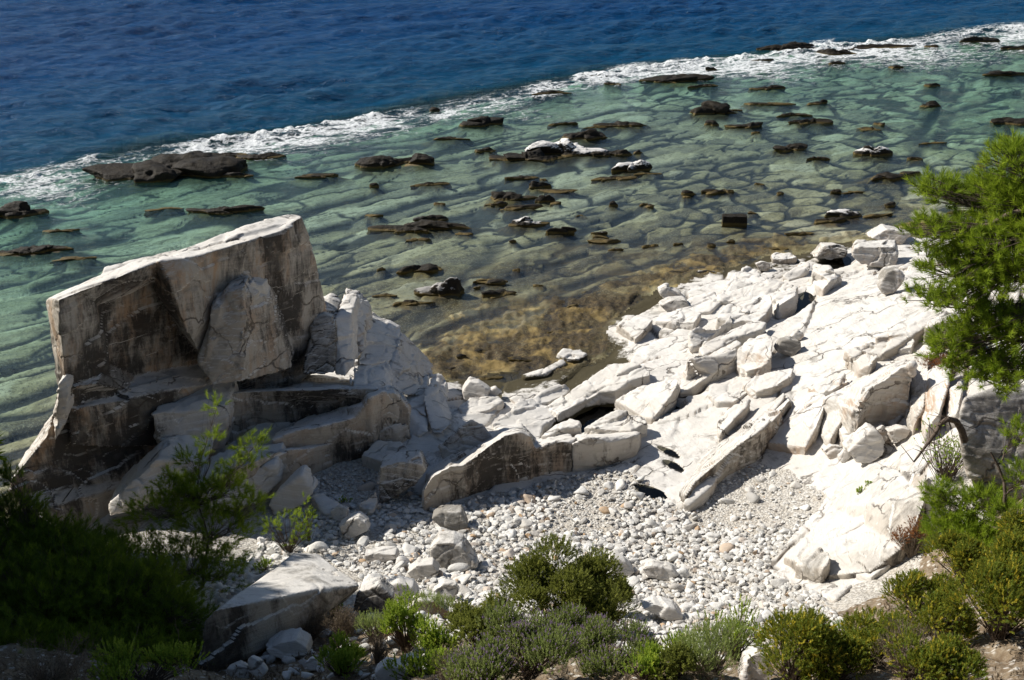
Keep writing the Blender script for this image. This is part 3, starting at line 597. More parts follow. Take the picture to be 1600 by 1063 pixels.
def rock(name, pieces, label, cat='rock', voxel=.06, stain=.4, rust=.2, patina=.1, rough=.45, smooth=1, cell=.9, mat=None, group=None, seed=None, strata=1.0):
    bm = bmesh.new()
    for vs, fs in pieces:
        vv = [bm.verts.new(v) for v in vs]
        for f in fs:
            try: bm.faces.new([vv[i] for i in f])
            except ValueError: pass
        bm.faces.ensure_lookup_table()
    bmesh.ops.triangulate(bm, faces=bm.faces[:]); bmesh.ops.recalc_face_normals(bm, faces=bm.faces[:])
    me = bpy.data.meshes.new(name); bm.to_mesh(me); bm.free()
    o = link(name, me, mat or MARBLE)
    md = o.modifiers.new('r', 'REMESH'); md.mode = 'VOXEL'; md.voxel_size = voxel * .82; md.adaptivity = 0
    if smooth: ms = o.modifiers.new('s', 'SMOOTH'); ms.factor = .5; ms.iterations = smooth
    tag(o, label, cat, group, None, stain=stain, rust=rust, patina=patina)
    QUEUE.append((o, rough, cell, seed if seed is not None else len(QUEUE) * 13 + 5, strata)); return o
STRN = np.array([.12, -.16, 1.0]); STRN /= np.linalg.norm(STRN)
def relief(V, N, rough, cell, seed, strata):
    A = math.radians(46); c, s = math.cos(A), math.sin(A)
    Q = np.stack([V[:, 0] * c + V[:, 1] * s, -V[:, 0] * s + V[:, 1] * c, V @ STRN], 1)
    Qw = Q + .12 * np.stack([fbm(Q * 1.3, 3, seed + k) for k in range(3)], 1)
    f1, f2, g, off = worley(Qw / np.array([1.7, .9, .62]) / cell, seed)
    d = .085 * (g[:, 0] * off[:, 0] + g[:, 1] * off[:, 1] + .8 * g[:, 2] * off[:, 2]) * 2 + .045 * g[:, 3]
    d -= .055 * np.exp(-((f2 - f1) / .05) ** 2) * (g[:, 3] > -.3)
    f1, f2, g, off = worley(Qw / np.array([.62, .4, .26]) / cell, seed + 3)
    d += .035 * (g[:, 0] * off[:, 0] + g[:, 1] * off[:, 1]) * 2 + .018 * g[:, 3]
    steep = 1 - np.abs(N[:, 2])
    lay = Q[:, 2] * 5.5 + .5 * vnoise(Q * .8, seed + 9); fr = lay - np.floor(lay)
    d += strata * steep * .035 * (sstep(0, .8, fr) - .5) + strata * steep * .02 * vnoise(np.stack([Q[:, 0] * .7, Q[:, 1] * .7, Q[:, 2] * 16], 1), seed + 4)
    d += .022 * fbm(V * 1.2, 3, seed + 6) + .013 * fbm(V * 7, 3, seed + 8)
    return d * rough
def finish_rocks():
    bpy.context.view_layer.update(); dg = bpy.context.evaluated_depsgraph_get()
    for o, rough, cell, seed, strata in QUEUE:
        ev = o.evaluated_get(dg); me = bpy.data.meshes.new_from_object(ev)
        mats = [m for m in o.data.materials]; old = o.data
        n = len(me.vertices)
        if n < 20: print('EMPTY REMESH', o.name, o['label']); o.modifiers.clear(); continue
        V = np.empty(n * 3, np.float32); me.vertices.foreach_get('co', V); V = V.reshape(-1, 3).astype(float)
        N = np.empty(n * 3, np.float32); me.vertices.foreach_get('normal', N); N = N.reshape(-1, 3).astype(float)
        V = V + N * relief(V, N, rough, cell, seed, strata)[:, None]
        c = np.array([V[:, 0].mean(), V[:, 1].mean(), V[:, 2].min()])
        me.vertices.foreach_set('co', (V - c).astype(np.float32).ravel()); me.polygons.foreach_set('use_smooth', np.ones(len(me.polygons), bool))
        me.update(); o.modifiers.clear(); o.data = me; o.location = c; bpy.data.meshes.remove(old)
        if not me.materials: [me.materials.append(m) for m in mats]
def slab(label, top, name='marble_slab', cat='rock slab', depth=1.0, flare=.0, lift=0.0, **kw):
    """block with the traced top; its sides go down into the ground"""
    P = [wv(v) for v in top]; c = sum(P) / len(P); offs = []
    for p in P:
        p[2] += lift; g = float(H0(p[0], p[1])[0]); zb = min(g - .5, p[2] - .35) - .0
        o = (p - c) * flare; offs.append(np.array([o[0], o[1], zb - p[2]]))
    return rock(name, [prism(P, offs, top)], label, cat, **kw)

# ---- the tall rock wall at the left
def Yf(px): return 30 + (px - 75) * .016
def BR(px, py, dy): return PY(px, py, Yf(px) + dy)
def wall_piece(front, t=2.0, extra=()):
    P = [BR(*v) for v in front]; return prism(P, [np.array([-.05 * t, t, -.02])] * len(P), front)
def wall_hull(front, t=2.0, back=()):
    P = [BR(*v) for v in front]; B = [BR(*v) for v in back] if back else [p + np.array([-.05 * t, t, 0]) for p in P]
    return hull(P + B)
pieces = [
 wall_hull([(91,468,0),(131,457,0),(158,449,0),(182,438,0),(206,426,0),(247,409,0),(250,432,.3),(200,458,.5),(110,492,.4)], 1.2, [(72,466,1.4),(100,456,1.5),(127,449,1.2),(192,421,1.2),(206,409,1.2),(241,402,1.2),(100,500,2),(240,440,2)]),
 wall_hull([(91,472,0),(146,457,.25),(160,540,.5),(178,622,.5),(150,640,.2),(105,640,0),(98,560,0)], 2.4, [(71,470,1.45),(80,540,1.5),(92,600,1.4),(100,470,2.4),(170,470,2.4),(180,640,2.6),(110,640,2.6)]),
 wall_hull([(140,452,.95),(260,420,.9),(330,600,1.3),(140,640,1.0)], 1.8),
 wall_hull([(238,416,.35),(247,409,-.05),(264,440,-.45),(281,490,-.6),(294,521,-.6),(309,549,-.45),(300,402,-.1),(345,393,.1),(350,470,.3),(326,538,.0),(285,521,.4),(262,486,.4),(244,455,.4)], 1.6, [(241,402,1.2),(275,392,1.2),(323,378,1.2),(350,480,2),(300,540,2)]),
 wall_hull([(300,402,.0),(363,383,0),(402,379,0),(442,367,0),(460,352,.2),(470,400,.3),(478,470,.4),(470,612,.6),(330,625,.8),(310,560,1.0)], 1.6, [(275,392,1.2),(311,390,1.3),(323,378,1.35),(354,362,1.5),(400,348,1.7),(330,600,2.8),(470,590,2.6)]),
 wall_hull([(425,372,.1),(442,356,.2),(471,339,.5),(482,372,.5),(495,413,.5),(500,455,.6),(511,490,.8),(500,545,.7),(480,590,.6),(440,585,.5),(430,480,.3)], 1.4, [(412,343,1.7),(469,337,1.4),(483,380,1.5),(505,470,1.9),(514,500,1.8),(505,580,2),(440,590,2.2)]),
 wall_hull([(350,376,.6),(380,362,.7),(430,350,.6),(460,345,.6),(440,362,.4),(390,372,.4)], .8),
 wall_piece([(88,612,.25),(120,605,-.15),(150,600,-.2),(200,612,.1),(262,640,-.2),(262,700,-.4),(240,745,-.6),(200,800,-.9),(118,850,-1.2),(60,800,-.6),(15,775,.1),(13,752,.2),(39,722,.3),(72,683,.25),(83,640,.3)], 3.4),
 wall_hull([(105,640,.0),(150,632,-.25),(330,598,-.15),(352,612,-.3),(330,655,-.4),(240,700,-.5),(110,700,-.2)], 3),
]
rock('sea_stack_wall', pieces, 'tall weathered marble wall with a black overhanging hollow, biggest rock on the left shore', 'rock', voxel=.065, stain=.77, rust=.75, patina=.42, rough=.45, cell=1.25, strata=.25)
rock('marble_block', [wall_hull([(336,470,-.1),(356,455,-.55),(381,450,-.9),(388,520,-1.35),(380,597,-1.75),(330,603,-1.2),(314,578,-.75),(309,562,-.55),(325,530,-.3)], 1.7), wall_hull([(378,452,-.9),(398,468,-.95),(419,463,-.6),(430,495,-.5),(441,520,-.6),(454,575,-.6),(400,592,-1.35),(376,597,-1.7),(384,520,-1.3)], 1.6), wall_hull([(327,485,-.5),(336,470,-.4),(346,480,-.75),(352,560,-1.0),(322,560,-.8)], 1.0)],
     'angular cracked marble block leaning against the middle of the tall rock wall', voxel=.06, stain=.68, rust=.5, patina=.38, cell=.9)
rock('marble_block', [wall_hull([(385,448,-.45),(392,441,-.5),(412,446,-.5),(416,462,-.5),(400,470,-.55),(386,464,-.5)], .8)], 'small bluish block wedged above the leaning block on the tall wall', voxel=.05, stain=.3, cell=.6)
rock('marble_block', [wall_hull([(91,600,-.25),(100,590,-.2),(108,605,-.35),(104,640,-.4),(86,690,-.2),(84,650,0)], .7)], 'narrow sunlit pillar low on the left edge of the tall wall', voxel=.05, stain=.2, cell=.7)
E2 = lambda px, py, dy: PY(px, py, 31.9 + (px - 237) * .006 + dy)
def ehull(front, t, **k): P = [E2(*v) for v in front]; return hull(P + [p + np.array([0, t, 0]) for p in P])
rock('marble_block', [ehull([(237,650,0),(250,640,.3),(322,624,.5),(352,634,.2),(356,655,.1),(350,700,.1),(300,712,-.2),(262,716,-.5),(244,690,-.1)], 1.8)], 'pale squarish block with a rounded white top below the tall wall, behind the pine tips', voxel=.055, stain=.35, rust=.3, patina=.1)
rock('marble_block', [ehull([(168,788,-2.2),(205,752,-2),(244,718,-1.6),(262,716,-1.3),(300,712,-1.1),(322,720,-1.3),(290,755,-1.8),(214,776,-2.3),(218,800,-2.4),(172,806,-2.4)], 1.4)], 'sunlit white ledge with a sharp left nose at the foot of the tall wall', voxel=.055, stain=.3, rust=.2)
rock('marble_block', [ehull([(300,760,-2.4),(345,738,-2.2),(430,728,-2.2),(438,750,-2.4),(400,790,-2.8),(330,800,-2.9)], 1.5)], 'low stepped ledge of pale marble half hidden behind the pine branches', voxel=.06, stain=.35)

# ---- terraces and broken rocks between the wall and the long fence of rock
slab('upper terrace of shaded marble with a black-streaked front, right below the leaning block',
     [(350,616,700),(400,611,668),(427,617,662),(452,628,660),(486,640,668),(520,632,668),(575,618,690),(596,606,690),(560,592),(500,580),(455,588),(400,600),(352,608)], stain=.78, rust=.3, patina=.12, cell=1.0)
slab('middle terrace of bluish shaded marble with a dark vertical end face',
     [(430,688,745),(470,672,735),(505,668,730),(560,652,716),(573,636,712),(583,622,712),(600,614,700),(620,612,690),(641,640,690),(640,625),(610,600),(560,600),(500,640),(440,670)], stain=.62, rust=.3, patina=.15)
slab('lower terrace wall of streaked marble running up to the terrace corner', [(352,742,800),(400,722,790),(438,706,770),(490,700,742),(530,690,722),(565,680,712),(575,668),(500,672),(440,688),(380,705),(345,725)], stain=.66, rust=.35, patina=.15)
slab('lens-shaped slab lying tilted on the middle terrace', [(438,697,710),(460,684,700),(493,673,690),(504,690,697),(470,699,706)], 'marble_slab', stain=.55, patina=.25, lift=.05)
slab('thin leaf of dark-edged marble on the shaded terrace', [(474,658,668),(500,645,662),(532,652,662),(525,660,668),(490,664,670)], stain=.6, patina=.2, lift=.05)
slab('steep grey-brown corner block with one black vertical crack at the end of the terraces', [(572,640,700),(583,622,700),(602,612,696),(620,614,694),(634,640,690),(640,665,690),(620,676,700),(590,684,704)], 'marble_block', stain=.50, rust=.25, patina=.2, flare=.12)
Rg = lambda px, py, Y: PY(px, py, Y)
def ghull(pts, t, dx=0.0):
    ym = max(p[1] for p in pts); xm = sum(p[0] for p in pts) / len(pts)
    if xm > 700 or ym > 740:                # seat the boulder on the ground below its lowest visible edge
        g = G(xm, ym + 1); s = slant(g) / FPX; pts = [(x, y, g[1] + (ym - y) * s * .45) for x, y, _ in pts]; t = min(t, .6 * s * (max(p[0] for p in pts) - min(p[0] for p in pts)))
    P = [Rg(*v) for v in pts]
    return hull(P + [p + np.array([dx, t, -.1]) for p in P])
rock('marble_outcrop', [ghull([(489,497,37.2),(505,489,37.4),(521,500,37.2),(526,530,36.8),(524,584,36.0),(474,586,35.8),(478,545,36.5)], 2)], 'black-stained knob of rock tucked against the red end of the tall wall', stain=.95, patina=.6, rust=.1)
rock('marble_outcrop', [ghull([(521,500,37.4),(530,490,37.8),(550,490,38),(556,530,37.5),(553,570,36.5),(540,590,35.8),(524,586,36)], 2)], 'bluish white split column just right of the black-stained knob', stain=.2, patina=.1)
rock('marble_outcrop', [ghull([(527,488,38.6),(550,492,38.7),(568,514,38.4),(572,545,37.8),(556,565,37.2),(540,540,37.6)], 2.5)], 'brownish fractured block on the crest between wall and water', stain=.35, rust=.6, patina=.25)
rock('marble_outcrop', [ghull([(568,520,38.8),(590,535,38.8),(605,546,38.8),(620,547,38.7),(612,565,38),(580,572,37.4),(558,572,37)], 2.2)], 'pale blue curved shoulder of rock sloping down above the water', stain=.2, rust=.1, patina=.1)
rock('marble_outcrop', [ghull([(598,570,38),(619,549,38.6),(628,560,38.6),(641,577,38.6),(655,592,38.5),(672,602,38.4),(668,622,37.2),(625,618,36.6),(604,600,36.8)], 2)], 'tan-striped tooth of rock standing against the brown shallows', stain=.45, rust=.35, patina=.2)
rock('marble_outcrop', [ghull([(540,600,35.5),(560,575,37),(600,574,37.4),(612,610,36.3),(600,625,35.4),(560,618,35)], 2)], 'broad cracked shaded step behind the terrace corner', stain=.25, rust=.1, patina=.1, cell=1.1)
rock('marble_outcrop', [ghull([(668,604,38),(684,603,38.2),(697,617,38),(700,634,37.4),(680,632,37),(668,620,37)], 1.2)], 'rounded grey boulder where the left rocks meet the beach gap', stain=.2, patina=.35, cell=1.4)
rock('marble_outcrop', [ghull([(624,622,37),(665,614,37.2),(668,640,36.2),(664,655,35.4),(632,640,36)], 1.8)], 'shaded pale block with a flat lid behind the curved leaf of marble', stain=.2, patina=.15)
rock('marble_outcrop', [ghull([(661,622,36.5),(680,622,36.8),(695,640,36.4),(706,666,35.4),(690,680,34.8),(676,680,34.8),(668,650,35.6)], 1.2)], 'curved upright leaf of smooth marble between terraces and gap', stain=.15, patina=.2, cell=1.6)
rock('marble_outcrop', [ghull([(636,648,35.6),(664,655,35.6),(668,676,34.8),(640,690,34.6),(622,672,35)], 1.5)], 'low bluish slab at the foot of the curved leaf of marble', stain=.1, patina=.05)
slab('flat pale boulder resting in the shade before the small square hole', [(565,716,728),(590,692,712),(625,696,712),(655,716,736),(645,724,742),(598,726,742)], 'marble_boulder', 'boulder', stain=.2, patina=.05, lift=.12, cell=1.6)
rock('marble_boulder', [ghull([(594,730,32.0),(620,722,32.8),(654,719,33.2),(666,737,32.4),(650,757,31.6),(622,775,30.9),(594,788,30.6),(590,760,31.2)], 1.0)], 'dark-faced tilted boulder with a pale top edge left of the long rock fence', 'boulder', stain=.74, rust=.1, patina=.3, voxel=.045)
slab('sunlit slab leaning on the dark-faced boulder', [(560,790,800),(590,765,790),(592,785,795),(580,800,806)], stain=.1, lift=.05)
rock('marble_boulder', [ghull([(421,789,30.6),(438,768,31.2),(470,744,32.6),(489,770,31.8),(470,790,31.0),(430,806,30.1)], .9)], 'wedge of grey-white marble with a flat sloping face beside the pine branches', 'boulder', stain=.15, patina=.12, voxel=.045, cell=1.8)
slab('flat white slab half sunk in the shingle below the grey wedge', [(486,776,792),(505,772,786),(536,790,800),(552,806,812),(530,810,816),(508,806,812)], stain=.05, lift=.05, cell=1.6)
rock('marble_boulder', [ghull([(516,800,30.3),(530,790,30.6),(543,796,30.5),(541,815,29.9),(522,818,29.7)], .6)], 'small rounded grey boulder at the tip of the sunk white slab', 'boulder', stain=.1, patina=.3, voxel=.04, cell=1.8)

# ---- the long fence of rock in front of the black pool
slab('long low wall of streaked marble standing in the shingle, left half of the rock fence',
     [(661,770,802),(676,745,796),(706,728,786),(724,728,782),(771,692,764),(790,680,760),(812,675,756),(828,682,752),(834,700,748),(838,704,748),(872,690,740),(893,692,737),(900,684,730),(880,676),(835,690),(815,664),(780,668),(735,700),(700,715),(668,742)], 'marble_wall', 'rock wall', stain=.66, rust=.4, patina=.15, cell=1.0, voxel=.055)
slab('smooth tan block of marble ending the rock fence above the shingle', [(893,694,738),(915,684,735),(950,690,730),(994,680,712),(1000,676,700),(975,668),(950,668),(925,674),(900,680)], 'marble_wall', 'rock wall', stain=.42, rust=.25, patina=.2, cell=1.8, rough=.4)
_g = G(728, 728); _s = slant(_g) / FPX
rock('marble_boulder', [hull([PY(x, y, _g[1] + .15 + (722 - y) * _s * .55) for x, y in ((687,696),(703,682),(737,656),(752,662),(769,684),(764,700),(735,708),(692,722))] + [PY(x, y, _g[1] + 1.3) for x, y in ((700,690),(760,684),(757,696),(700,700))])], 'wedge boulder lying on the left end of the rock fence', 'boulder', stain=.42, rust=.35, patina=.05, voxel=.045)
slab('leaning slab with a white rim between black pool and fence', [(910,672,690),(930,660,684),(955,648,678),(975,645,676),(992,652,674),(1006,656,678),(1010,664,684),(985,678,694),(950,676,694),(930,674,694)], stain=.25, rust=.1, patina=.1, voxel=.045, lift=.1)
slab('narrow slab overlapping the fence right below the pool edge', [(845,686,694),(868,668,684),(890,660,680),(905,664,684),(908,672,688),(880,674,690),(860,686,696)], stain=.3, rust=.2, lift=.12, voxel=.045)

# ---- bluish shaded rocks in the gap
rock('marble_boulder', [ghull([(722,612,38.6),(733,596,39.2),(748,599,39),(764,612,38.6),(756,626,38),(740,632,37.6),(724,624,38)], 1.0)], 'upright pale boulder at the water side of the gap', 'boulder', stain=.1, voxel=.05, cell=1.3)
rock('marble_boulder', [ghull([(752,616,38.6),(774,606,39),(784,616,38.6),(768,624,38),(752,630,37.6)], .9)], 'smaller boulder leaning right of the upright pale boulder', 'boulder', stain=.1, voxel=.05)
slab('low bluish hump of marble in the middle of the shaded gap', [(716,640),(735,622,634),(780,620,630),(786,630,640),(760,644,652),(725,650)], stain=.1, lift=.05)
slab('broad shaded bedrock tongue bordering the black pool', [(768,662,672),(800,640,652),(812,624,640),(830,622,634),(850,634,642),(886,636,642),(876,648,656),(848,668,676),(843,690,694),(800,690,694),(775,680,684)], stain=.12, patina=.05, lift=.04)
slab('rounded white hump in front of the brown shallows', [(832,626,634),(850,610,620),(872,602,614),(892,606,616),(888,616,622),(858,630,638),(840,634,640)], stain=.05, lift=.06, cell=1.5)
slab('white strip of rock lying along the shallows left of the hump', [(795,622,630),(820,614,622),(838,616,624),(832,626,632),(808,632,636)], stain=.05, lift=.03)
slab('long sunlit marble tongue running beside the black pool', [(852,640,648),(892,612,624),(915,598,612),(937,582,600),(960,574,590),(988,570,586),(1012,580,592),(1016,588,600),(985,598,610),(962,614,626),(935,618,630),(900,636,650),(872,650,662)], stain=.15, rust=.05, voxel=.05, lift=.08)
slab('upper rounded lip of the marble tongue near the pool head', [(936,592,604),(950,578,592),(985,572,586),(1000,578,590),(975,590,602),(950,602,612)], stain=.05, lift=.22, cell=1.4)
slab('white slab tip lying in the brown shallows', [(870,556,566),(880,548,558),(905,548,556),(917,555,562),(905,563,570),(885,562,570)], stain=.1, lift=.06, voxel=.05)
slab('thin sunlit white ridge crossing the dark shallows', [(815,588,594),(850,578,584),(880,562,570),(884,568,574),(850,586,592),(820,593,597)], stain=.2, lift=.03, voxel=.05)

# ---- the big white quarry field on the right
slab('raised slab with a tan curled right edge, head of the black pool', [(960,628,636),(985,612,622),(1020,600,612),(1048,594,612),(1060,592,618),(1056,606,632),(1046,622,644),(1036,636,652),(1020,656,664),(1008,656,662),(985,642,650)], stain=.3, rust=.3, lift=.06)
slab('split upright slab pair left of the small square pool', [(1072,560,604),(1090,552,596),(1110,556,590),(1150,544,576),(1152,556,580),(1112,584,600),(1082,604,614),(1062,614,620),(1064,590)], stain=.3, rust=.25, patina=.1)
slab('long thin slab on edge above the split pair', [(1090,543,560),(1104,532,554),(1122,522,544),(1150,510,532),(1178,498,522),(1196,504,524),(1190,514,532),(1150,528,546),(1120,546,560),(1098,556,568)], stain=.3, rust=.15)
slab('second thin slab on edge, parallel and just below the long one', [(1100,562,576),(1125,546,562),(1150,534,552),(1158,540,556),(1130,558,574),(1108,572,584)], stain=.3, rust=.15, lift=.1)
slab('grey-shaded square block with a flat shadowed face near the shallows', [(1074,520,548),(1090,508,540),(1100,506,538),(1104,515,538),(1140,492,518),(1144,502,522),(1130,512,524),(1098,536,550),(1080,542,556)], 'marble_block', stain=.15, patina=.25)
slab('wide tilted slab with a thick rough right edge', [(1118,496,520),(1128,482,506),(1152,466,490),(1180,462,490),(1202,458,490),(1205,474,500),(1196,490,508),(1182,502,518),(1160,500,518),(1145,506,522)], stain=.4, rust=.3, patina=.1)
slab('lumpy white outcrop at the water edge with several rounded knobs', [(1112,470,480),(1128,456,470),(1150,424,440),(1165,416,432),(1182,420,434),(1190,432,446),(1215,438,456),(1245,448,472),(1240,462,482),(1215,478,494),(1205,462,480),(1180,462,476),(1140,470,480)], 'marble_outcrop', stain=.1, cell=.7, rough=.6)
slab('second lumpy white ridge sloping to the olive pool', [(1060,478,484),(1085,460,468),(1115,456,466),(1128,470,478),(1110,486,494),(1080,490,496)], 'marble_outcrop', stain=.1, cell=.8, rough=.4)
rock('marble_boulder', [ghull([(1030,455,47.5),(1043,449,48),(1062,456,47.6),(1070,466,47),(1052,470,46.6),(1040,471,46.5)], .9)], 'white top-shaped boulder at the water edge, upper of a pair', 'boulder', stain=.1, voxel=.06)
rock('marble_boulder', [ghull([(1031,478,46),(1048,469,46.6),(1072,468,46.8),(1078,478,46.2),(1062,488,45.6),(1040,488,45.6)], .9)], 'pitted grey boulder, lower of the pair at the water edge', 'boulder', stain=.3, patina=.6, voxel=.06, cell=1.5)
slab('white wedge standing in the brown water with a dark undercut', [(962,510,522),(978,496,508),(1000,494,504),(1020,502,516),(1006,520,532),(992,534,540),(982,524,532)], 'marble_boulder', 'boulder', stain=.5, lift=.1)
slab('rounded white slab end right of the wedge', [(1022,504,512),(1032,490,500),(1070,484,494),(1096,490,502),(1085,506,518),(1045,506,516)], stain=.15, lift=.08, cell=1.3)
slab('blocky white slab with a rusty broken right end above the grey boulder', [(1150,546,578),(1168,530,556),(1196,520,552),(1204,530,572),(1203,558,588),(1190,572,592),(1165,580,596),(1150,572,584)], stain=.3, rust=.5, patina=.1, voxel=.05)
rock('marble_boulder', [ghull([(1212,546,42.6),(1220,534,43.2),(1236,529,43.4),(1251,533,43),(1252,545,42.4),(1238,558,41.7),(1216,552,41.9)], .9)], 'smooth grey egg-shaped boulder beside the big white sheet', 'boulder', stain=.0, patina=.95, voxel=.05, cell=2.2, rough=.6)
rock('marble_boulder', [ghull([(1236,526,43.8),(1248,516,44.3),(1257,525,44),(1250,534,43.4)], .6)], 'small tan stone perched above the smooth grey boulder', 'boulder', stain=.0, rust=.6, patina=.4, voxel=.05, cell=1.6)
rock('marble_block', [ghull([(1334,388,48),(1342,386,48.3),(1398,386,48.6),(1403,398,48),(1398,420,46.8),(1376,418,46.8),(1345,414,47),(1330,400,47.6)], 1.6, .4)], 'big cube-like white block on the crest with a brown right face', stain=.35, rust=.5, patina=.2, voxel=.06)
rock('marble_boulder', [ghull([(1272,404,50.4),(1288,386,51.2),(1310,386,51.2),(1326,392,51),(1322,404,50.2),(1296,408,50)], 1.4)], 'white wedge boulder with a black right side in the water left of the crest block', 'boulder', stain=.85, voxel=.065)
slab('thin white slab lying on a dark wet base, left of the wedge boulder', [(1204,402,408),(1212,398,404),(1240,400,405),(1244,406,412),(1225,409,414),(1206,408,414)], stain=.7, lift=.12, voxel=.06)
rock('marble_boulder', [ghull([(1180,412,48.8),(1192,408,49.2),(1204,412,49),(1202,424,48.2),(1186,424,48.2)], .9)], 'small half-dark boulder in the water behind the lumpy outcrop', 'boulder', stain=.8, voxel=.06)
slab('pointed white boulder with a pale tan face at the pool edge', [(1222,430,440),(1240,418,432),(1250,408,426),(1262,409,430),(1266,418,432),(1250,432,438),(1232,438,444)], 'marble_boulder', 'boulder', stain=.2, rust=.2)
slab('small square-cut white block left of the big sheet', [(1268,424,448),(1270,414,436),(1290,414,440),(1302,424,448),(1314,430,444),(1296,438,456),(1285,452,464),(1262,440)], 'marble_block', stain=.3)
rock('marble_boulder', [ghull([(1360,373,54),(1382,362,55),(1386,357,55.3),(1412,362,55),(1424,367,54.5),(1408,382,53.3),(1392,376,53.8)], 1.0)], 'flat white boulder in dark water beside the pine', 'boulder', stain=.6, voxel=.07)
for x, y, w, lab in ((1432,402,16,'small white stone in the dark water left of the pine, nearest the crest block'), (1444,398,18,'small white stone in the dark water touching the pine needles'), (1420,396,9,'tiny white pebble between the crest block and the pine'), (1424,410,14,'flat white stone at the dark water edge under the pine'), (1470,412,40,'white rock glimpsed through the pine needles'), (1500,408,44,'bright rock behind the thick of the pine branches')):
    g = G(x, y); s = w / FPX * 50
    rock('marble_boulder', [hull([g + np.array([s * .55 * math.cos(a) * (.8 + .3 * math.sin(3 * a + x)), s * .5 * math.sin(a), zz * s]) for a in np.linspace(0, 5.5, 7) for zz in (-.3, .12)] + [g + np.array([.1 * s, 0, .5 * s])])], lab, 'boulder', stain=.3, voxel=.06)
rock('marble_boulder', [ghull([(1375,448,42.6),(1386,425,44),(1404,422,44.4),(1417,432,44),(1408,446,43),(1396,458,42.2),(1381,460,42)], 1.0)], 'brown-grey oval boulder half sunk in the big white sheet', 'boulder', stain=.2, rust=.35, patina=.75, voxel=.05, cell=1.8)
slab('raised curb of marble crossing below the big sheet', [(1318,548,572),(1340,540,566),(1361,528,560),(1400,512,538),(1436,498,524),(1456,496,520),(1452,506,526),(1430,520,540),(1400,540,556),(1378,552,568),(1362,560,572),(1340,572,586)], stain=.5, rust=.4, patina=.25)
slab('squared block under the raised curb with a dark joint beside it', [(1334,560,580),(1350,548,572),(1366,546,578),(1370,556,580),(1358,568,592),(1340,578,594)], 'marble_block', stain=.35, rust=.35)
slab('pale stone perched in the corner of the raised curb', [(1397,544,552),(1405,532,546),(1420,528,542),(1428,536,546),(1424,546,552),(1404,550,556)], 'marble_boulder', 'boulder', stain=.1, rust=.2, patina=.1, lift=.1, voxel=.045)
slab('large sharp-edged slab with a tall tan face in the right quarry', [(1340,624,700),(1350,606,684),(1372,594,668),(1398,574,652),(1416,570,644),(1418,580,646),(1412,560),(1370,576),(1310,606),(1290,626),(1322,640,700),(1335,640,702)], 'marble_block', stain=.38, rust=.45, patina=.12, cell=1.5, rough=.8, voxel=.05)
slab('sloping slab with a shadowed right edge, left neighbour of the tan-faced one', [(1284,628,656),(1300,618),(1330,606),(1336,620,650),(1322,640,664),(1311,664,680),(1296,690,704),(1286,690),(1276,660)], stain=.35, rust=.45, lift=.1)
slab('smooth sheet with a jagged dark right edge below the crossing crack', [(1240,634),(1262,618),(1290,622,640),(1284,646,666),(1272,676,690),(1258,704,712),(1200,700),(1225,664)], stain=.35, rust=.5, lift=.12, cell=1.6)
slab('long tilted plank of marble with a dark pitted right face, pointing at the shingle', [(1072,775,795),(1084,752,782),(1112,728,764),(1126,716,752),(1150,694,738),(1180,676,722),(1212,650,682),(1232,624,646),(1238,632,650),(1226,618),(1180,640),(1140,676),(1110,704),(1078,745),(1060,772)], 'marble_slab', stain=.72, rust=.45, patina=.12, voxel=.05, cell=1.3, rough=.6)
slab('hooked fin of rock on the upper side of the long plank', [(1120,664,674),(1140,648,662),(1165,630,646),(1172,628,640),(1166,640,654),(1146,660,676),(1124,684,694)], stain=.35, rust=.2, patina=.2, lift=.12)
slab('narrow sliver of slab lying along the crest of the long plank', [(1190,658,668),(1204,640,652),(1222,622,636),(1228,626,638),(1206,654,664),(1196,664,672)], stain=.4, rust=.4, lift=.22, voxel=.045)
slab('rounded foot of the long plank reaching the shingle', [(1066,790,800),(1078,770,786),(1104,752,768),(1120,748,760),(1116,760,772),(1098,776,790),(1076,796,802)], stain=.3, rust=.3, lift=.1, cell=1.4)
slab('broken bed of marble with grass in its joint', [(1160,606,614),(1180,592,602),(1210,584,594),(1240,578,588),(1236,592,600),(1206,610,618),(1180,616,624)], stain=.4, rust=.3, lift=.12)
slab('jagged bed step above the smooth sheet', [(1262,610,620),(1290,596,606),(1318,590,602),(1326,600,608),(1300,614,626),(1278,622,630)], stain=.45, rust=.5, lift=.14)
slab('smooth bench left of the small square pool', [(1150,628,634),(1190,600),(1160,590),(1110,606,616),(1106,618,626),(1120,630,636)], stain=.2, lift=.05)
rock('marble_boulder', [ghull([(1325,706,33.6),(1345,690,34.2),(1362,672,35),(1370,674,35),(1386,696,34),(1380,712,33.4),(1360,726,32.8),(1340,724,32.8)], .9)], 'loose faceted boulder with a tan side at the foot of the tall tan face', 'boulder', stain=.15, rust=.4, patina=.1, voxel=.045)
rock('marble_boulder', [ghull([(1366,676,35),(1380,665,35.4),(1388,672,35.2),(1392,690,34.6),(1384,698,34.2)], .7)], 'small brown-topped boulder wedged behind the loose faceted one', 'boulder', stain=.2, rust=.6, patina=.2, voxel=.045)
rock('marble_boulder', [ghull([(1386,674,35.2),(1410,668,35.6),(1424,672,35.6),(1420,686,34.8),(1396,694,34.4)], .9)], 'long pale boulder right of the loose faceted one', 'boulder', stain=.3, patina=.25, voxel=.045)
rock('marble_boulder', [ghull([(1287,704,34),(1300,696,34.4),(1317,699,34.4),(1316,713,33.6),(1300,718,33.3)], .6)], 'low rounded stone left of the loose faceted boulder', 'boulder', stain=.2, rust=.3, patina=.15, voxel=.045)
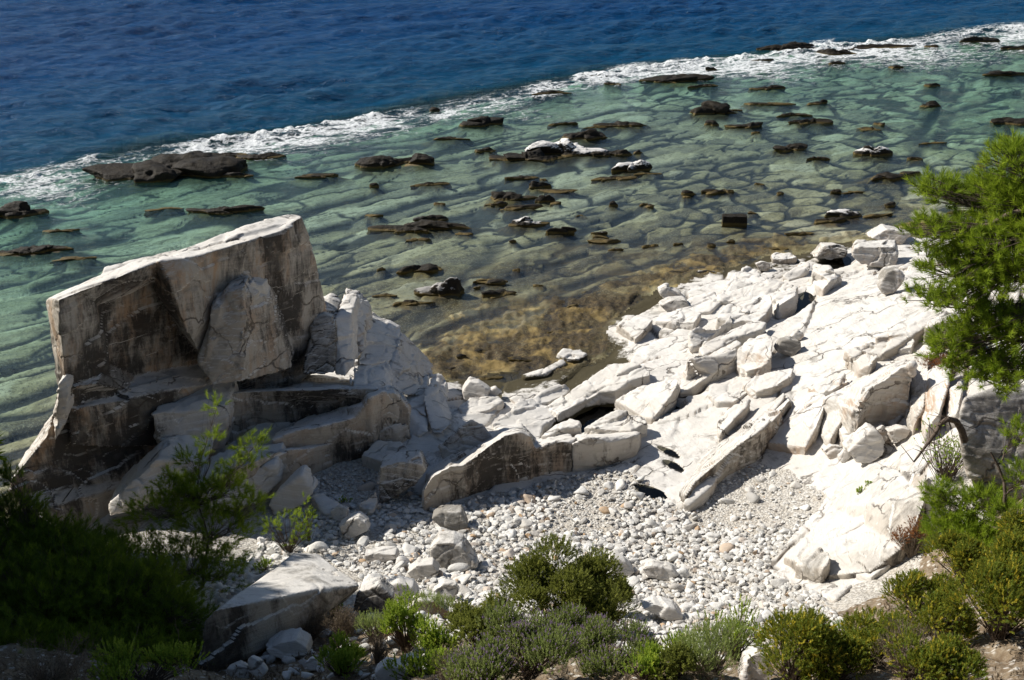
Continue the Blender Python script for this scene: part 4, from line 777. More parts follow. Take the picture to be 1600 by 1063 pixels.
rock('marble_boulder', [ghull([(1312,712,33.8),(1322,700,34),(1330,700,34),(1326,716,33.2),(1316,722,33)], .4)], 'narrow stone squeezed between two loose boulders', 'boulder', stain=.1, patina=.1, voxel=.045)
slab('bright pillar-like bed rising past the dark hollow', [(1418,640,650),(1424,560,590),(1444,536,560),(1450,552,590),(1444,600,620),(1440,640,660),(1426,670,680)], stain=.4, patina=.45, lift=.12)
slab('white stepped bed under the pine with rusty joints', [(1444,592,610),(1462,578,596),(1482,582,604),(1476,616,640),(1464,656,676),(1446,680,692),(1438,664)], stain=.35, rust=.7, patina=.1, lift=.25)
slab('overhanging dark-bellied ledge beneath the pine', [(1440,512,556),(1462,502,552),(1480,500,552),(1506,512,560),(1500,490),(1470,488),(1446,500)], 'marble_block', stain=.95, patina=.4)
slab('small white slab left of the gnarled branch', [(1478,612,640),(1492,600,630),(1500,610,640),(1494,650,664),(1480,660,668)], stain=.3, rust=.4, patina=.15, lift=.12)
rock('marble_block', [hull([PY(*v) for v in ((1496,660,24.6),(1508,622,25),(1548,608,25.4),(1602,600,25.6),(1660,606,25.6),(1538,800,23.9),(1512,740,24.2),(1500,690,24.4),(1600,830,23.6),(1660,800,23.6),(1510,640,27),(1660,620,28),(1560,640,28),(1560,780,26))])],
     'big grey pitted rock with horizontal layering at the right edge', stain=.4, rust=.35, patina=.75, cell=1.4, voxel=.05)
slab('broad sloping white slab with a black undercut right side above the sandy patch',
     [(1367,732),(1400,742),(1438,748,800),(1436,790,838),(1425,825,862),(1407,862,880),(1361,902),(1290,908),(1225,880),(1300,800)], 'marble_block', stain=.7, rust=.15, patina=.30, cell=2.6, rough=.4, voxel=.055, strata=.1, lift=.12)
slab('curved sharp ridge on the broad sloping slab', [(1292,850,858),(1305,834,846),(1325,820,832),(1366,806,820),(1368,814,826),(1340,830,840),(1312,846,854)], stain=.3, rust=.6, patina=.3, lift=.14, cell=1.6)
slab('grey pointed nose block at the lower tip of the sloping slab', [(1240,892,904),(1256,876,892),(1276,864,884),(1292,868,892),(1294,880,904),(1284,898,914),(1262,896,908)], 'marble_block', stain=.5, patina=.55, lift=.14)
slab('flat white paving-like slab at the edge of the sandy patch', [(1278,922,928),(1300,914,920),(1330,914,918),(1318,926,930),(1306,938,942),(1290,930,936)], stain=.1, lift=.0)
slab('thin white slab beside the sandy patch under the sloping slab', [(1326,892,900),(1352,866,874),(1404,860,868),(1396,878,884),(1362,902,908),(1340,900,906)], stain=.1, lift=.02, patina=.1)
rock('marble_boulder', [hull([PY(*v) for v in ((1442,756,26.2),(1452,744,26.4),(1470,745,26.4),(1500,760,26),(1510,800,25.5),(1480,850,24.6),(1452,858,24.5),(1443,800,25.6),(1470,760,27.6),(1500,800,27))])], 'dark shaded rock behind the seedling pines', 'boulder', stain=.9, patina=.5, rust=.5)

# ---- slab and boulders at the lower left, on the slope
FS = lambda px, py, Y: PY(px, py, Y)
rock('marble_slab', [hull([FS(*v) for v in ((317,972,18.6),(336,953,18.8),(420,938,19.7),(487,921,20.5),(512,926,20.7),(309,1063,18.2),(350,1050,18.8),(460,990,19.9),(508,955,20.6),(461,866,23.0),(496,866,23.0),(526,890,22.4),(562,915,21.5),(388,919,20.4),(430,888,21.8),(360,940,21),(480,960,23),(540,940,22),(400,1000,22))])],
     'big slab with a sunlit top and a dark grey shaded front edge, on the slope at lower left', 'rock slab', stain=.85, patina=.5, voxel=.045, cell=1.8, rough=.3, strata=.2)  # stain and patina raised to put the front face's shade into its colour
for pts, t, lab, kw in (
  ([(551,955,20.6),(560,925,21.4),(592,915,21.8),(614,934,21.2),(612,948,20.7),(598,962,20.3),(570,964,20.3)], .7, 'rounded white boulder with a black cleft, right of the big dark-edged slab', dict(stain=.75, patina=.2)),
  ([(598,920,22),(622,911,22.4),(645,918,22.2),(654,934,21.5),(640,944,21),(612,936,21.4)], .8, 'smooth pale boulder behind the one with the black cleft', dict(stain=.1, patina=.1)),
  ([(640,950,20.8),(655,938,21.3),(680,940,21.2),(702,956,20.5),(690,972,20),(655,968,20.1)], .8, 'tan and rusty boulder in the shrubs below the pale ones', dict(stain=.3, rust=1.0, patina=.3)),
  ([(671,862,26.4),(684,849,27),(708,848,27.2),(722,855,27),(746,886,25.9),(735,893,25.5),(697,892,25.5),(674,878,25.9)], 1.0, 'large grey-white boulder with a sharp ridge in the middle of the shingle', dict(stain=.3, patina=.75)),
  ([(634,896,25.2),(650,884,25.7),(676,881,25.9),(686,896,25.3),(676,908,24.8),(645,908,24.8)], .9, 'striped grey boulder left of the large ridged boulder', dict(stain=.5, patina=.4, rust=.3)),
  ([(675,810,29),(688,801,29.4),(720,801,29.5),(730,824,28.7),(714,830,28.4),(690,826,28.5)], .8, 'grey pitted block lying just below the foot of the rock fence', dict(stain=.1, patina=1.0)),
  ([(529,824,28.3),(545,812,28.8),(560,809,29),(572,818,28.6),(577,830,28.1),(548,844,27.5),(536,838,27.7)], .7, 'angular grey-white boulder right of the pine seedling', dict(stain=.2, patina=.5)),
  ([(568,868,26.2),(590,864,26.5),(618,866,26.4),(622,874,26.0),(600,880,25.7),(570,878,25.8)], .5, 'flat grey stone lying in the strip of shade on the shingle', dict(stain=.4, patina=.6)),
  ([(676,926,23),(692,912,23.6),(712,914,23.5),(718,928,23),(702,940,22.5),(684,938,22.5)], .6, 'bluish white boulder above the dark shrub hollow', dict(stain=.1)),
  ([(946,880,25.8),(958,872,26.2),(976,878,25.9),(992,894,25.2),(984,902,24.8),(962,896,25)], .5, 'long whitish stone beside the top of the big dark bush', dict(stain=.1, patina=.15)),
  ([(1002,890,25.2),(1020,884,25.5),(1050,890,25.2),(1060,900,24.8),(1044,908,24.4),(1012,904,24.6)], .5, 'flat pale stone right of the long whitish one', dict(stain=.1, patina=.3)),
  ([(1002,952,21.8),(1024,944,22.2),(1054,952,21.9),(1068,966,21.3),(1058,974,21),(1020,962,21.4)], .5, 'long bleached stone at the lower edge of the shingle', dict(stain=.2)),
  ([(1160,1063,15.3),(1166,1030,15.8),(1185,1018,16.1),(1202,1024,16),(1212,1045,15.6),(1206,1070,15.2)], .8, 'white rock at the bottom edge between the green shrubs', dict(stain=.1)),
  ([(412,1016,17.8),(436,1004,18.1),(462,1000,18.3),(480,1012,18),(484,1026,17.6),(450,1032,17.5),(424,1030,17.5)], .7, 'white flat-topped boulder in the rubble at lower left', dict(stain=.1)),
  ([(386,1032,17.4),(392,1026,17.6),(406,1034,17.4),(416,1050,17),(404,1062,16.8),(386,1050,17)], .5, 'orange-tan angular stone in the rubble at lower left', dict(stain=.1, rust=1.0, patina=.1)),
  ([(354,1046,17.2),(372,1040,17.4),(390,1048,17.1),(388,1062,16.8),(360,1062,16.8)], .5, 'grey-brown flat stone left of the orange-tan one', dict(stain=.2, patina=.5)),
  ([(346,1012,18.2),(356,1000,18.5),(367,1002,18.5),(366,1018,18.1),(350,1024,17.9)], .4, 'upright bluish stone near the dark slab edge in the rubble', dict(stain=.1)),
  ([(476,1036,17.4),(486,1026,17.6),(498,1030,17.5),(496,1048,17),(482,1050,16.9)], .4, 'pale block at the right end of the lower-left rubble', dict(stain=.1, rust=.3)),
  ([(584,1052,17.2),(600,1040,17.4),(630,1044,17.2),(640,1056,16.9),(620,1066,16.6),(590,1068,16.6)], .6, 'white rock among dry shrubs at the bottom edge', dict(stain=.3, patina=.3)),
  ([(620,1034,17.2),(640,1026,17.4),(662,1036,17.1),(660,1052,16.6),(634,1052,16.6)], .6, 'brownish white rock just above the bottom edge rock', dict(stain=.3, patina=.3, rust=.3))):
    rock('marble_boulder', [ghull(pts, t)], lab, 'boulder', voxel=.035, cell=.9, rough=.25, strata=.3, **kw)
finish_rocks()
def pool(name, poly, z, dep):
    P = np.array([PZ(x, y, z) for x, y in poly]); c = P.mean(0); n = len(P)
    V = np.concatenate([P, [c]]); F = [((i + 1) % n, i, n) for i in range(n)]
    me = new_mesh(name, V, F, True, {'depth': [dep] * (n + 1), 'foam': [0] * (n + 1)}); o = link(name, me, POOLW); tag(o, kind='structure')
for cx, cy, rx, ry, sl_, dp in POOLS:
    zz = float(G(cx, cy)[2]) - (.02 if dp < .2 else .10)
    pool('tide_pool', [(cx + 1.1 * rx * math.cos(t), cy + 1.1 * ry * math.sin(t) + sl_ * 1.1 * rx * math.cos(t)) for t in np.linspace(0, 2 * PI, 17)[:-1]], zz, 2.5 if dp > .4 else .8)

# ------------------------------------------------------------------ faceted stones and reef rocks
def ico(sub):
    bm = bmesh.new(); bmesh.ops.create_icosphere(bm, subdivisions=sub, radius=1)
    V = np.array([v.co[:] for v in bm.verts]); F = np.array([[v.index for v in f.verts] for f in bm.faces]); bm.free(); return V, F
ICO = {s: ico(s) for s in (1, 2, 3, 4, 5)}
def facet(sub, seed, npl=12, lo=.62, dims=(1, 1, 1), noise=.06, soft=0.0):
    D, F = ICO[sub]; r = np.random.default_rng(seed)
    n = r.normal(size=(npl, 3)); n /= np.linalg.norm(n, axis=1)[:, None]; d = r.uniform(lo, 1.0, npl)
    R = np.min(np.where(D @ n.T > .05, d / np.maximum(D @ n.T, .05), 9), axis=1); R = np.minimum(R, 1.12)
    V = D * R[:, None]
    V = V * (1 + noise * fbm(D * 2.3 + seed, 3, seed))[:, None]
    return V * np.array(dims), F
def rotz(V, a):
    c, s = math.cos(a), math.sin(a); return np.stack([V[:, 0] * c - V[:, 1] * s, V[:, 0] * s + V[:, 1] * c, V[:, 2]], 1)
def reef_rock(i, px, py, w, h, cap, label):
    p, W, D, H, dep = reef_size(px, py, w, h); hz = max((H - D * .6 * math.sin(dep)) / math.cos(dep) * .66, .08 + .03 * W)
    r = random.Random(i * 7 + 3); nb = 1 if w < 24 else (2 if w < 40 else (3 if w < 90 else 4)); sub = 3 if w < 22 else (4 if w < 80 else 5)
    VV, FF, k = [], [], 0
    for j in range(nb):
        if nb == 1: o = (0, 0); s = (W / 2, D / 2, hz)
        else:
            t = (j + .5) / nb - .5; o = (t * W * .80, r.uniform(-.16, .16) * D + t * W * .14); e = 1 - abs(t) * .9
            s = (W / nb * r.uniform(.85, 1.3), D / 2 * r.uniform(.6, 1) * (e * .6 + .4), hz * r.uniform(.55, 1.05) * (e * .55 + .45))
        V, F = facet(sub, i * 31 + j, 7, .38, (1.2 * s[0], 1.08 * s[1], s[2] * 1.15), .10)
        Dn = ICO[sub][0]; low = Dn[:, 2] < 0; fl = np.minimum(1.0 / np.sqrt(np.maximum(1 - Dn[low, 2] ** 2, 1e-3)), 1.25)
        V[low, 0] *= fl; V[low, 1] *= fl; V[low, 2] *= .6 / max(s[2], .1)
        V = rotz(V, r.uniform(-.25, .45)) + np.array([o[0], o[1], 0])
        VV.append(V); FF.append(F + k); k += len(V)
    V = np.concatenate(VV); F = np.concatenate(FF)
    nrm = V / (np.linalg.norm(V, axis=1)[:, None] + 1e-6)
    V = V + nrm * (W ** .5 * .07 * fbm(V * (1.4 + 1 / max(W, .5)) + i, 4, i) + min(.15, .05 + .06 * W) * (ridged(V * 2.1 + i, 5, i) - .5))[:, None]
    V[:, 2] = np.maximum(V[:, 2], -.9)
    nm = 'reef_rock'; o = link(nm, new_mesh(nm, V, F, True), REEFM, loc=tuple(p))
    if label: tag(o, label, 'rock', 'reef rocks in the shallows', cap=cap)
    else: tag(o, ('thin dark reef ledge' if w > 2.6 * h else 'small dark reef rock') + ', ' + place_words(px, py, LM_SEA), 'rock', 'small reef rocks in the shallows', cap=cap)
LM_SEA = [(262, 250, 'long black reef rock in the foam'), (883, 226, 'largest white-capped cluster'), (990, 258, 'smaller white-topped rock'), (1364, 232, 'lone white-topped boulder'), (1318, 331, 'white flat-topped block'), (1148, 347, 'squared quarried block'), (820, 310, 'central dark cluster'),
          (660, 350, 'long diagonal ledge'), (690, 446, 'grey-topped rugged rock'), (1057, 118, 'two-humped black rock'), (1305, 79, 'far humped rock at the wave line'), (1530, 60, 'tan-black rock in the surf'), (1118, 168, 'lone ragged brown rock'), (757, 187, 'jagged rock inside the foam'), (620, 246, 'rugged rock near the foam'),
          (1388, 272, 'long smooth dark slab'), (1104, 424, 'square brown block with a white lid'), (1588, 187, 'flat rock at the right edge'), (1240, 175, 'thin upper right ledges'), (470, 340, 'top corner of the tall wall'), (895, 476, 'white-tipped stone in the algae')]
LM_BEACH = [(700, 870, 'large ridged grey boulder'), (700, 812, 'grey pitted block under the fence'), (870, 930, 'large rounded bush'), (900, 760, 'foot of the rock fence'), (1070, 795, 'foot of the long tilted plank'), (1030, 770, 'brown puddle'), (1250, 880, 'grey nose block'), (1210, 760, 'inner corner by the smooth bench'),
            (550, 826, 'angular boulder by the seedling'), (620, 780, 'dark-faced tilted boulder'), (590, 870, 'flat grey shaded stone'), (1030, 895, 'pair of pale flat stones'), (1035, 960, 'long bleached stone'), (1150, 1000, 'free standing spurge'), (1110, 850, 'open middle of the shingle'), (450, 850, 'sparse pine seedling')]
def place_words(px, py, LMS):
    d, k = min((math.hypot(px - l[0], (py - l[1]) * 1.6), i) for i, l in enumerate(LMS)); l = LMS[k]; dx, dy = px - l[0], (py - l[1]) * 1.6
    if abs(dx) > 2.2 * abs(dy): w = 'right of' if dx > 0 else 'left of'
    elif abs(dy) > 2.2 * abs(dx): w = 'nearer than' if dy > 0 else 'beyond'
    else: w = ('nearer and ' if dy > 0 else 'beyond and ') + ('right of' if dx > 0 else 'left of')
    return w + ' the ' + l[2]
for i, q in enumerate(REEFS):
    if q[0] == 1148: continue
    reef_rock(i, *q)
def block_rock():                             # the one squared block that lies in the water
    a = PZ(1130, 352, 0); V, F = ICO[4]; s = .62 * 1.0
    V = np.sign(V) * np.minimum(np.abs(V) * 1.75, 1) * np.array([.60, .27, .30]); V = V * (1 + .12 * fbm(V * 2.5, 4, 3))[:, None] + .03 * fbm(V * 7, 3, 3)[:, None]; V = rotz(V, -.06) + np.array([.6, .3, .12])
    o = link('reef_rock', new_mesh('reef_rock', V, F, True), REEFM, loc=tuple(a)); tag(o, 'squared dark quarried block lying alone in the near shallows', 'rock', 'reef rocks in the shallows', cap=0)
block_rock()

# ---- shingle
BEACH = [(400,860),(440,795),(500,745),(560,730),(592,712),(640,720),(665,800),(900,742),(985,735),(1020,770),(1068,800),(1100,775),(1180,722),(1230,745),(1290,770),(1240,850),(1190,895),(1290,940),(1340,1000),(1200,1010),(1100,1063),(960,1063),(960,1010),(900,1000),(640,1000),(560,960),(560,900),(480,860),(400,930),(340,950),(330,900)]
rng = np.random.default_rng(11)
def scatter(n, xr, yr):
    X = rng.uniform(*xr, n); Y = rng.uniform(*yr, n); Z, m, alg, hill, px, py, sf = ground(X, Y)
    ok = in_poly(px, py, BEACH) & (m < .5) & (H0(X, Y) > .45); return X[ok], Y[ok], Z[ok], px[ok], py[ok]
def merged_stones(X, Y, Z, S, sub, protos):
    n = len(X); pr = [facet(sub, 900 + k, 7, .36, (1, rng.uniform(.6, .95), rng.uniform(.4, .7)), .0) for k in range(protos)]
    PV = np.stack([p[0] for p in pr]); F0 = pr[0][1]; idx = rng.integers(0, protos, n); V = PV[idx]
    a = rng.uniform(0, 6.28, n); c, s = np.cos(a)[:, None], np.sin(a)[:, None]; b = rng.normal(0, .3, n); cb, sb = np.cos(b)[:, None], np.sin(b)[:, None]
    x = V[:, :, 0] * c - V[:, :, 1] * s; y = V[:, :, 0] * s + V[:, :, 1] * c; z = V[:, :, 2]
    x, z = x * cb - z * sb, x * sb + z * cb
    V = np.stack([x, y, z], 2) * S[:, None, None] + np.stack([X, Y, Z + S * .22], 1)[:, None, :]
    nv = PV.shape[1]; F = (F0[None] + (np.arange(n) * nv)[:, None, None]).reshape(-1, 3)
    return V.reshape(-1, 3), F, np.repeat(rng.random(n), nv)
X, Y, Z, px, py = scatter(64000, (-9, 12), (18, 38))
S = .02 + .10 * rng.random(len(X)) ** 3.2
S *= 1 + .5 * vnoise(np.stack([X * .5, Y * .5, 0 * X], 1), 6)
big = S > .058
v1, f1, t1 = merged_stones(X[~big], Y[~big], Z[~big], S[~big], 1, 10)
o = link('shingle', new_mesh('shingle', v1, f1, False, {'tint': t1}), STONE); tag(o, 'small pale marble pebbles covering the cove floor', 'shingle', kind='stuff')
v1, f1, t1 = merged_stones(X[big], Y[big], Z[big] + .02, S[big], 2, 12)
o = link('cobbles', new_mesh('cobbles', v1, f1, False, {'tint': t1}), STONE); tag(o, 'fist-sized pale marble stones strewn over the shingle', 'stones', kind='stuff')
protos = []
for k in range(14):
    V, F = facet(3, 700 + k, 8, .42, (1, random.Random(k).uniform(.6, .95), random.Random(k + 50).uniform(.38, .65)), .04)
    protos.append(new_mesh('beach_stone', V, F, True, {'tint': [0.0] * len(V)})); protos[-1].materials.append(STONE)
X, Y, Z, px, py = scatter(2600, (-9, 12), (18, 37)); nst = min(290, len(X)); rr = random.Random(4)
for i in range(nst):
    s = .12 + .17 * rr.random() ** 2.2
    o = link('beach_stone', protos[i % 14], None, loc=(X[i], Y[i], Z[i] + s * .22)); o.scale = (s * rr.uniform(.85, 1.25), s, s * rr.uniform(.8, 1.2)); o.rotation_euler = (rr.gauss(0, .25), rr.gauss(0, .25), rr.uniform(0, 6.28))
    tag(o, ('large' if s > .2 else 'middling' if s > .15 else 'small') + ' loose stone, ' + place_words(px[i], py[i], LM_BEACH), 'stone', 'loose stones on the shingle')
# rubble at the foot of the picture, left
for i in range(120):
    a = rr.uniform(335, 700); b = rr.uniform(985, 1066); g = G(a, b); s = rr.uniform(.05, .14)
    o = link('rubble_stone', protos[(i * 5) % 14], None, loc=(g[0], g[1], g[2] + s * .6)); o.scale = (s * 1.2, s, s); o.rotation_euler = (rr.gauss(0, .4), rr.gauss(0, .4), rr.uniform(0, 6.28))
    tag(o, ('larger' if s > .1 else 'smaller') + ' rubble stone, ' + place_words(a, b, [(412, 1016, 'white flat-topped boulder'), (396, 1045, 'orange-tan stone'), (372, 1050, 'grey-brown flat stone'), (487, 1038, 'pale end block'), (530, 1050, 'bright green low shrub'), (610, 1052, 'bottom edge rock'), (634, 1000, 'lime shrub'), (450, 1000, 'yellowish cushion plant')]), 'stone', 'rubble stones at lower left')

# ------------------------------------------------------------------ plants
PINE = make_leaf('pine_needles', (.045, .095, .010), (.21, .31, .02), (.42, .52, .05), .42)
LEAF_OLIVE = make_leaf('bush_leaves', (.07, .10, .018), (.21, .24, .045), (.42, .44, .10), .4)
LEAF_GREY = make_leaf('lavender_leaves', (.12, .17, .05), (.28, .35, .10), (.46, .52, .19), .4)
LEAF_LIME = make_leaf('bright_leaves', (.10, .20, .02), (.30, .44, .05), (.58, .64, .10), .4)
LEAF_GOLD = make_leaf('golden_green_leaves', (.04, .085, .012), (.18, .26, .035), (.74, .62, .08), .38)
LEAF_DRY = make_leaf('dry_leaves', (.07, .05, .035), (.17, .13, .09), (.33, .27, .18), .2)
LEAF_RUST = make_leaf('rusty_needles', (.11, .045, .015), (.25, .10, .035), (.40, .19, .07), .2)
FLOWER = make_leaf('lavender_flowers', (.22, .15, .27), (.38, .27, .43), (.55, .43, .58), .3)
PGRNG = np.random.default_rng(77)
def unit(a): return a / (np.linalg.norm(a, axis=-1, keepdims=True) + 1e-9)
def leaves(B, A, per, length, angle, width, along=.2, droop=0.0):
    """B: shoot bases, A: shoot axes; per leaves each, spread along the shoot; one slim triangle per leaf"""
    n = len(B); r = PGRNG
    t = r.random((n, per, 1)); base = B[:, None, :] + A[:, None, :] * along * t
    rnd = unit(r.normal(size=(n, per, 3))); side = unit(rnd - (rnd * A[:, None, :]).sum(-1, keepdims=True) * A[:, None, :])
    ang = angle * (1.15 - .55 * t) * r.uniform(.7, 1.25, (n, per, 1)); d = A[:, None, :] * np.cos(ang) + side * np.sin(ang); d[..., 2] -= droop * .5; d = unit(d)
    L = length * r.uniform(.7, 1.1, (n, per, 1)); w = unit(np.cross(d, r.normal(size=(n, per, 3)))) * width * .5
    V = np.stack([base - w, base + w, base + d * L], 2).reshape(-1, 3); F = np.arange(len(V)).reshape(-1, 3)
    tint = np.repeat(np.clip(r.normal(.45, .16, (n, 1)) + r.normal(0, .12, (n, per)), 0, 1).ravel(), 3)
    return V, F, tint
def rods(P0, P1, r0, r1):
    P0 = np.asarray(P0, float); P1 = np.asarray(P1, float); n = len(P0); ax = unit(P1 - P0); u = unit(np.cross(ax, np.array([.3, .5, .81]))); v = np.cross(ax, u)
    r0 = np.broadcast_to(r0, (n,))[:, None]; r1 = np.broadcast_to(r1, (n,))[:, None]; V = []
    for k in range(5):
        a = 2 * PI * k / 5; e = u * math.cos(a) + v * math.sin(a); V += [P0 + e * r0, P1 + e * r1]
    V = np.stack(V, 1).reshape(-1, 3); F = []
    for k in range(5): F.append([2 * k, 2 * ((k + 1) % 5), 2 * ((k + 1) % 5) + 1, 2 * k + 1])
    F = (np.array(F)[None] + (np.arange(n) * 10)[:, None, None]).reshape(-1, 4); return V, F
def curve(a, b, sag=.12, n=7, seed=0):
    r = np.random.default_rng(seed); a = np.asarray(a, float); b = np.asarray(b, float); L = np.linalg.norm(b - a); t = np.linspace(0, 1, n)[:, None]
    off = np.cumsum(r.normal(0, .035 * L, (n, 3)), 0) * np.sin(t * PI); return a + (b - a) * t + off + np.array([0, 0, -sag * L]) * np.sin(t * PI)
def limb_rods(path, r0, r1):
    n = len(path) - 1; rr_ = np.linspace(r0, r1, n + 1); return path[:-1], path[1:], rr_[:-1], rr_[1:]
def pine(label, root, blobs, dens=1.0, nl=.13, nw=.009, per=40, trunk_r=.14, group=None, cat='pine tree', name='pine_tree', mat=None, top=None, up=.5, shift=0.0):
    """blobs: (centre, rx, rz) of foliage clumps; a trunk from root, limbs to clumps, twigs to shoots"""
    t = empty(name, root, label, cat, group); root = np.asarray(root, float); C = np.array([b[0] for b in blobs])
    top = np.asarray(top if top is not None else np.array([C[:, 0].mean(), C[:, 1].mean(), C[:, 2].max() * .85 + C[:, 2].mean() * .15]), float)
    tp = curve(root, top, .0, 10, 3); P0, P1, R0, R1 = [], [], [], []
    a, b, r0, r1 = limb_rods(tp, trunk_r, trunk_r * .35); V, F = rods(a, b, r0, r1)
    link('trunk', new_mesh('trunk', V - root, F, True), BARK, t)
    SB, SA = [], []
    for k, (c, rx, rz) in enumerate(blobs):
        c = np.asarray(c, float); j = np.argmin(np.linalg.norm(tp - (c - np.array([0, 0, .4 * np.linalg.norm(c[:2] - top[:2])])), axis=1)); lp = curve(tp[j], c, .10, 7, k + 9)
        a, b, r0, r1 = limb_rods(lp, trunk_r * .38, trunk_r * .10); P0 += list(a); P1 += list(b); R0 += list(r0); R1 += list(r1)
        n = int(max(8, dens * 55 * (rx / .5) ** 1.7)); d = unit(PGRNG.normal(size=(n, 3))); d[:, 2] = np.abs(d[:, 2]) * .9 - .25 * (PGRNG.random(n) < .4)
        rad = PGRNG.uniform(.35, 1.0, (n, 1)) ** .6; p = c + d * rad * np.array([rx, rx, rz]); p += .12 * rx * PGRNG.normal(size=(n, 3))
        ax = unit(d * .8 + np.array([0, 0, up]) + .35 * PGRNG.normal(size=(n, 3))); SB.append(p); SA.append(ax)
        hub = lp[PGRNG.integers(3, len(lp), n)]; P0 += list(hub); P1 += list(p + ax * nl * .6); R0 += [trunk_r * .06] * n; R1 += [trunk_r * .03] * n
    V, F = rods(P0, P1, np.array(R0), np.array(R1)); link('branches', new_mesh('branches', V - root, F, True), BARK, t)
    B, A = np.concatenate(SB), np.concatenate(SA); V, F, ti = leaves(B, A, per, nl, .75, nw, nl * 1.1)
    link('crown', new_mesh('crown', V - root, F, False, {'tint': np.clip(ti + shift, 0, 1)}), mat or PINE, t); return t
def blob(px, py, Y, rx, ry):
    c = PY(px, py, Y); s = slant(c) / FPX; return (c, rx * s, ry * s)
g = np.array([11.6, 15.0, 0]); g[2] = float(H0(g[0], g[1])[0])
pine('bright green pine reaching in from the right edge over the white rocks', g,
     [blob(x, y, Y, a, b) for x, y, Y, a, b in ((1590,262,16.2,48,40),(1550,300,16.5,30,25),(1610,330,16.0,55,45),(1465,306,16.8,34,24),(1510,318,17.0,45,26),(1560,345,16.4,40,28),(1452,366,16.2,30,20),(1500,372,16.2,40,24),(1560,395,15.8,55,34),
      (1448,402,16.4,14,12),(1490,432,16.0,46,22),(1452,470,16.4,30,16),(1545,450,15.8,50,32),(1600,440,15.6,50,45),(1500,482,15.8,38,18),(1560,505,15.6,45,26),(1610,530,15.4,50,45),(1495,555,15.8,38,22),(1530,590,15.6,50,28),(1580,585,15.4,50,36),(1480,535,15.9,24,12),(1640,400,15.5,60,90),(1520,410,16.1,40,26),(1575,310,16.2,46,30),(1600,370,15.9,48,34),(1528,520,15.8,40,22))],
     dens=2.1, nl=.135, nw=.0085, per=46, trunk_r=.13, top=PY(1680, 300, 15.6), shift=.06)
g = G(1560, 850)
pine('young pine below the grey pitted rock at the right edge', g, [blob(x, y, Y, a, b) for x, y, Y, a, b in ((1500,800,23.2,44,30),(1478,838,23.0,34,26),(1530,850,22.4,46,30),(1540,790,22.9,34,28),(1465,772,23.4,20,16),(1592,690,22.8,22,40),(1602,750,22.4,28,44),(1590,820,22.0,36,36),(1500,840,22.8,40,30))], dens=2.0, nl=.15, nw=.011, per=34, trunk_r=.07, shift=.05)
# left pines on the shaded slope; negative shift puts that shade into the needle colour
g = G(300, 960)
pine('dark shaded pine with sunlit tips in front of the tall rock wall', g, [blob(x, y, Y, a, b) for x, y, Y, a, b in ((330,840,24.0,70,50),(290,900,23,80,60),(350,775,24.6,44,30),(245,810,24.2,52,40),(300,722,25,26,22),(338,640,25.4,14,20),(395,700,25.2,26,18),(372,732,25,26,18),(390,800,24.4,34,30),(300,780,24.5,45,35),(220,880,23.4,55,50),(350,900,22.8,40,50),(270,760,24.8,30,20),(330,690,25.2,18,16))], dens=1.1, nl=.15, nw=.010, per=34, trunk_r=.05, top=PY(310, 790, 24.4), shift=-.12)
g = G(120, 1000)
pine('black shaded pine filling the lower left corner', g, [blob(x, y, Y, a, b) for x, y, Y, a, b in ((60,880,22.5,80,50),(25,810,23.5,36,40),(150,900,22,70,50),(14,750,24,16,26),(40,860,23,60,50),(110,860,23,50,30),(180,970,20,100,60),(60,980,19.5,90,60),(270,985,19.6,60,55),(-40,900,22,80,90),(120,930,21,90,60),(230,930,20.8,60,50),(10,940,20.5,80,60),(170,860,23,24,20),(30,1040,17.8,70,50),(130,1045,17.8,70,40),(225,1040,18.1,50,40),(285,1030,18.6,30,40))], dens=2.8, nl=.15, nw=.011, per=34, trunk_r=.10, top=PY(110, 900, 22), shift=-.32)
# pines on the headland left of the view
for k, (x, y, hgt, lab) in enumerate(((-17.2, 26.3, 10.2, 'nearest to the tall rock wall'), (-15.5, 22.3, 8.6, 'just outside the lower left edge'), (-20.0, 26.5, 12.5, 'farthest out towards the sea'), (-14.0, 18.0, 9.5, 'nearest to the viewpoint'), (-20.0, 22.0, 13, 'tallest, in the middle of the group'), (-17.5, 17.5, 11, 'behind the nearest one'))):
    gz = float(H0(x, y)[0]); r_ = random.Random(k)
    bl = [((x + r_.uniform(-2.2, 2.2), y + r_.uniform(-2.0, 2.0), gz + hgt * r_.uniform(.2, 1.0)), r_.uniform(1.2, 1.9), r_.uniform(.9, 1.3)) for _ in range(18)]
    pine('tall pine on the headland beyond the left edge, ' + lab, (x, y, gz), bl, dens=.75, nl=.42, nw=.12, per=16, trunk_r=.2, group='pines on the headland beyond the left edge')
# gnarled dead branch by the grey rock
t = empty('dead_branch', PY(1505, 690, 24.0), 'gnarled brown dead branch twisting in front of the grey rock', 'branch'); rt = np.array(t.location)
pts = np.array([PY(x, y, Y) for x, y, Y in ((1507,690,24.0),(1502,672,24.0),(1494,658,24.0),(1482,655,23.9),(1470,662,23.8),(1462,676,23.7),(1452,690,23.6),(1440,706,23.5),(1428,722,23.4))])
a, b, r0, r1 = limb_rods(pts, .09, .02); V, F = rods(a, b, r0, r1); link('limb', new_mesh('limb', V - rt, F, True), BARK, t)
P0, P1 = [], []
for k in range(26):
    s = pts[PGRNG.integers(3, 9)]; e = s + np.array([PGRNG.normal(0, .35), PGRNG.normal(0, .2), PGRNG.normal(-.1, .35)]); P0 += [s]; P1 += [e]
V, F = rods(P0, P1, .012, .004); link('twigs', new_mesh('twigs', V - rt, F, True), BARK, t)

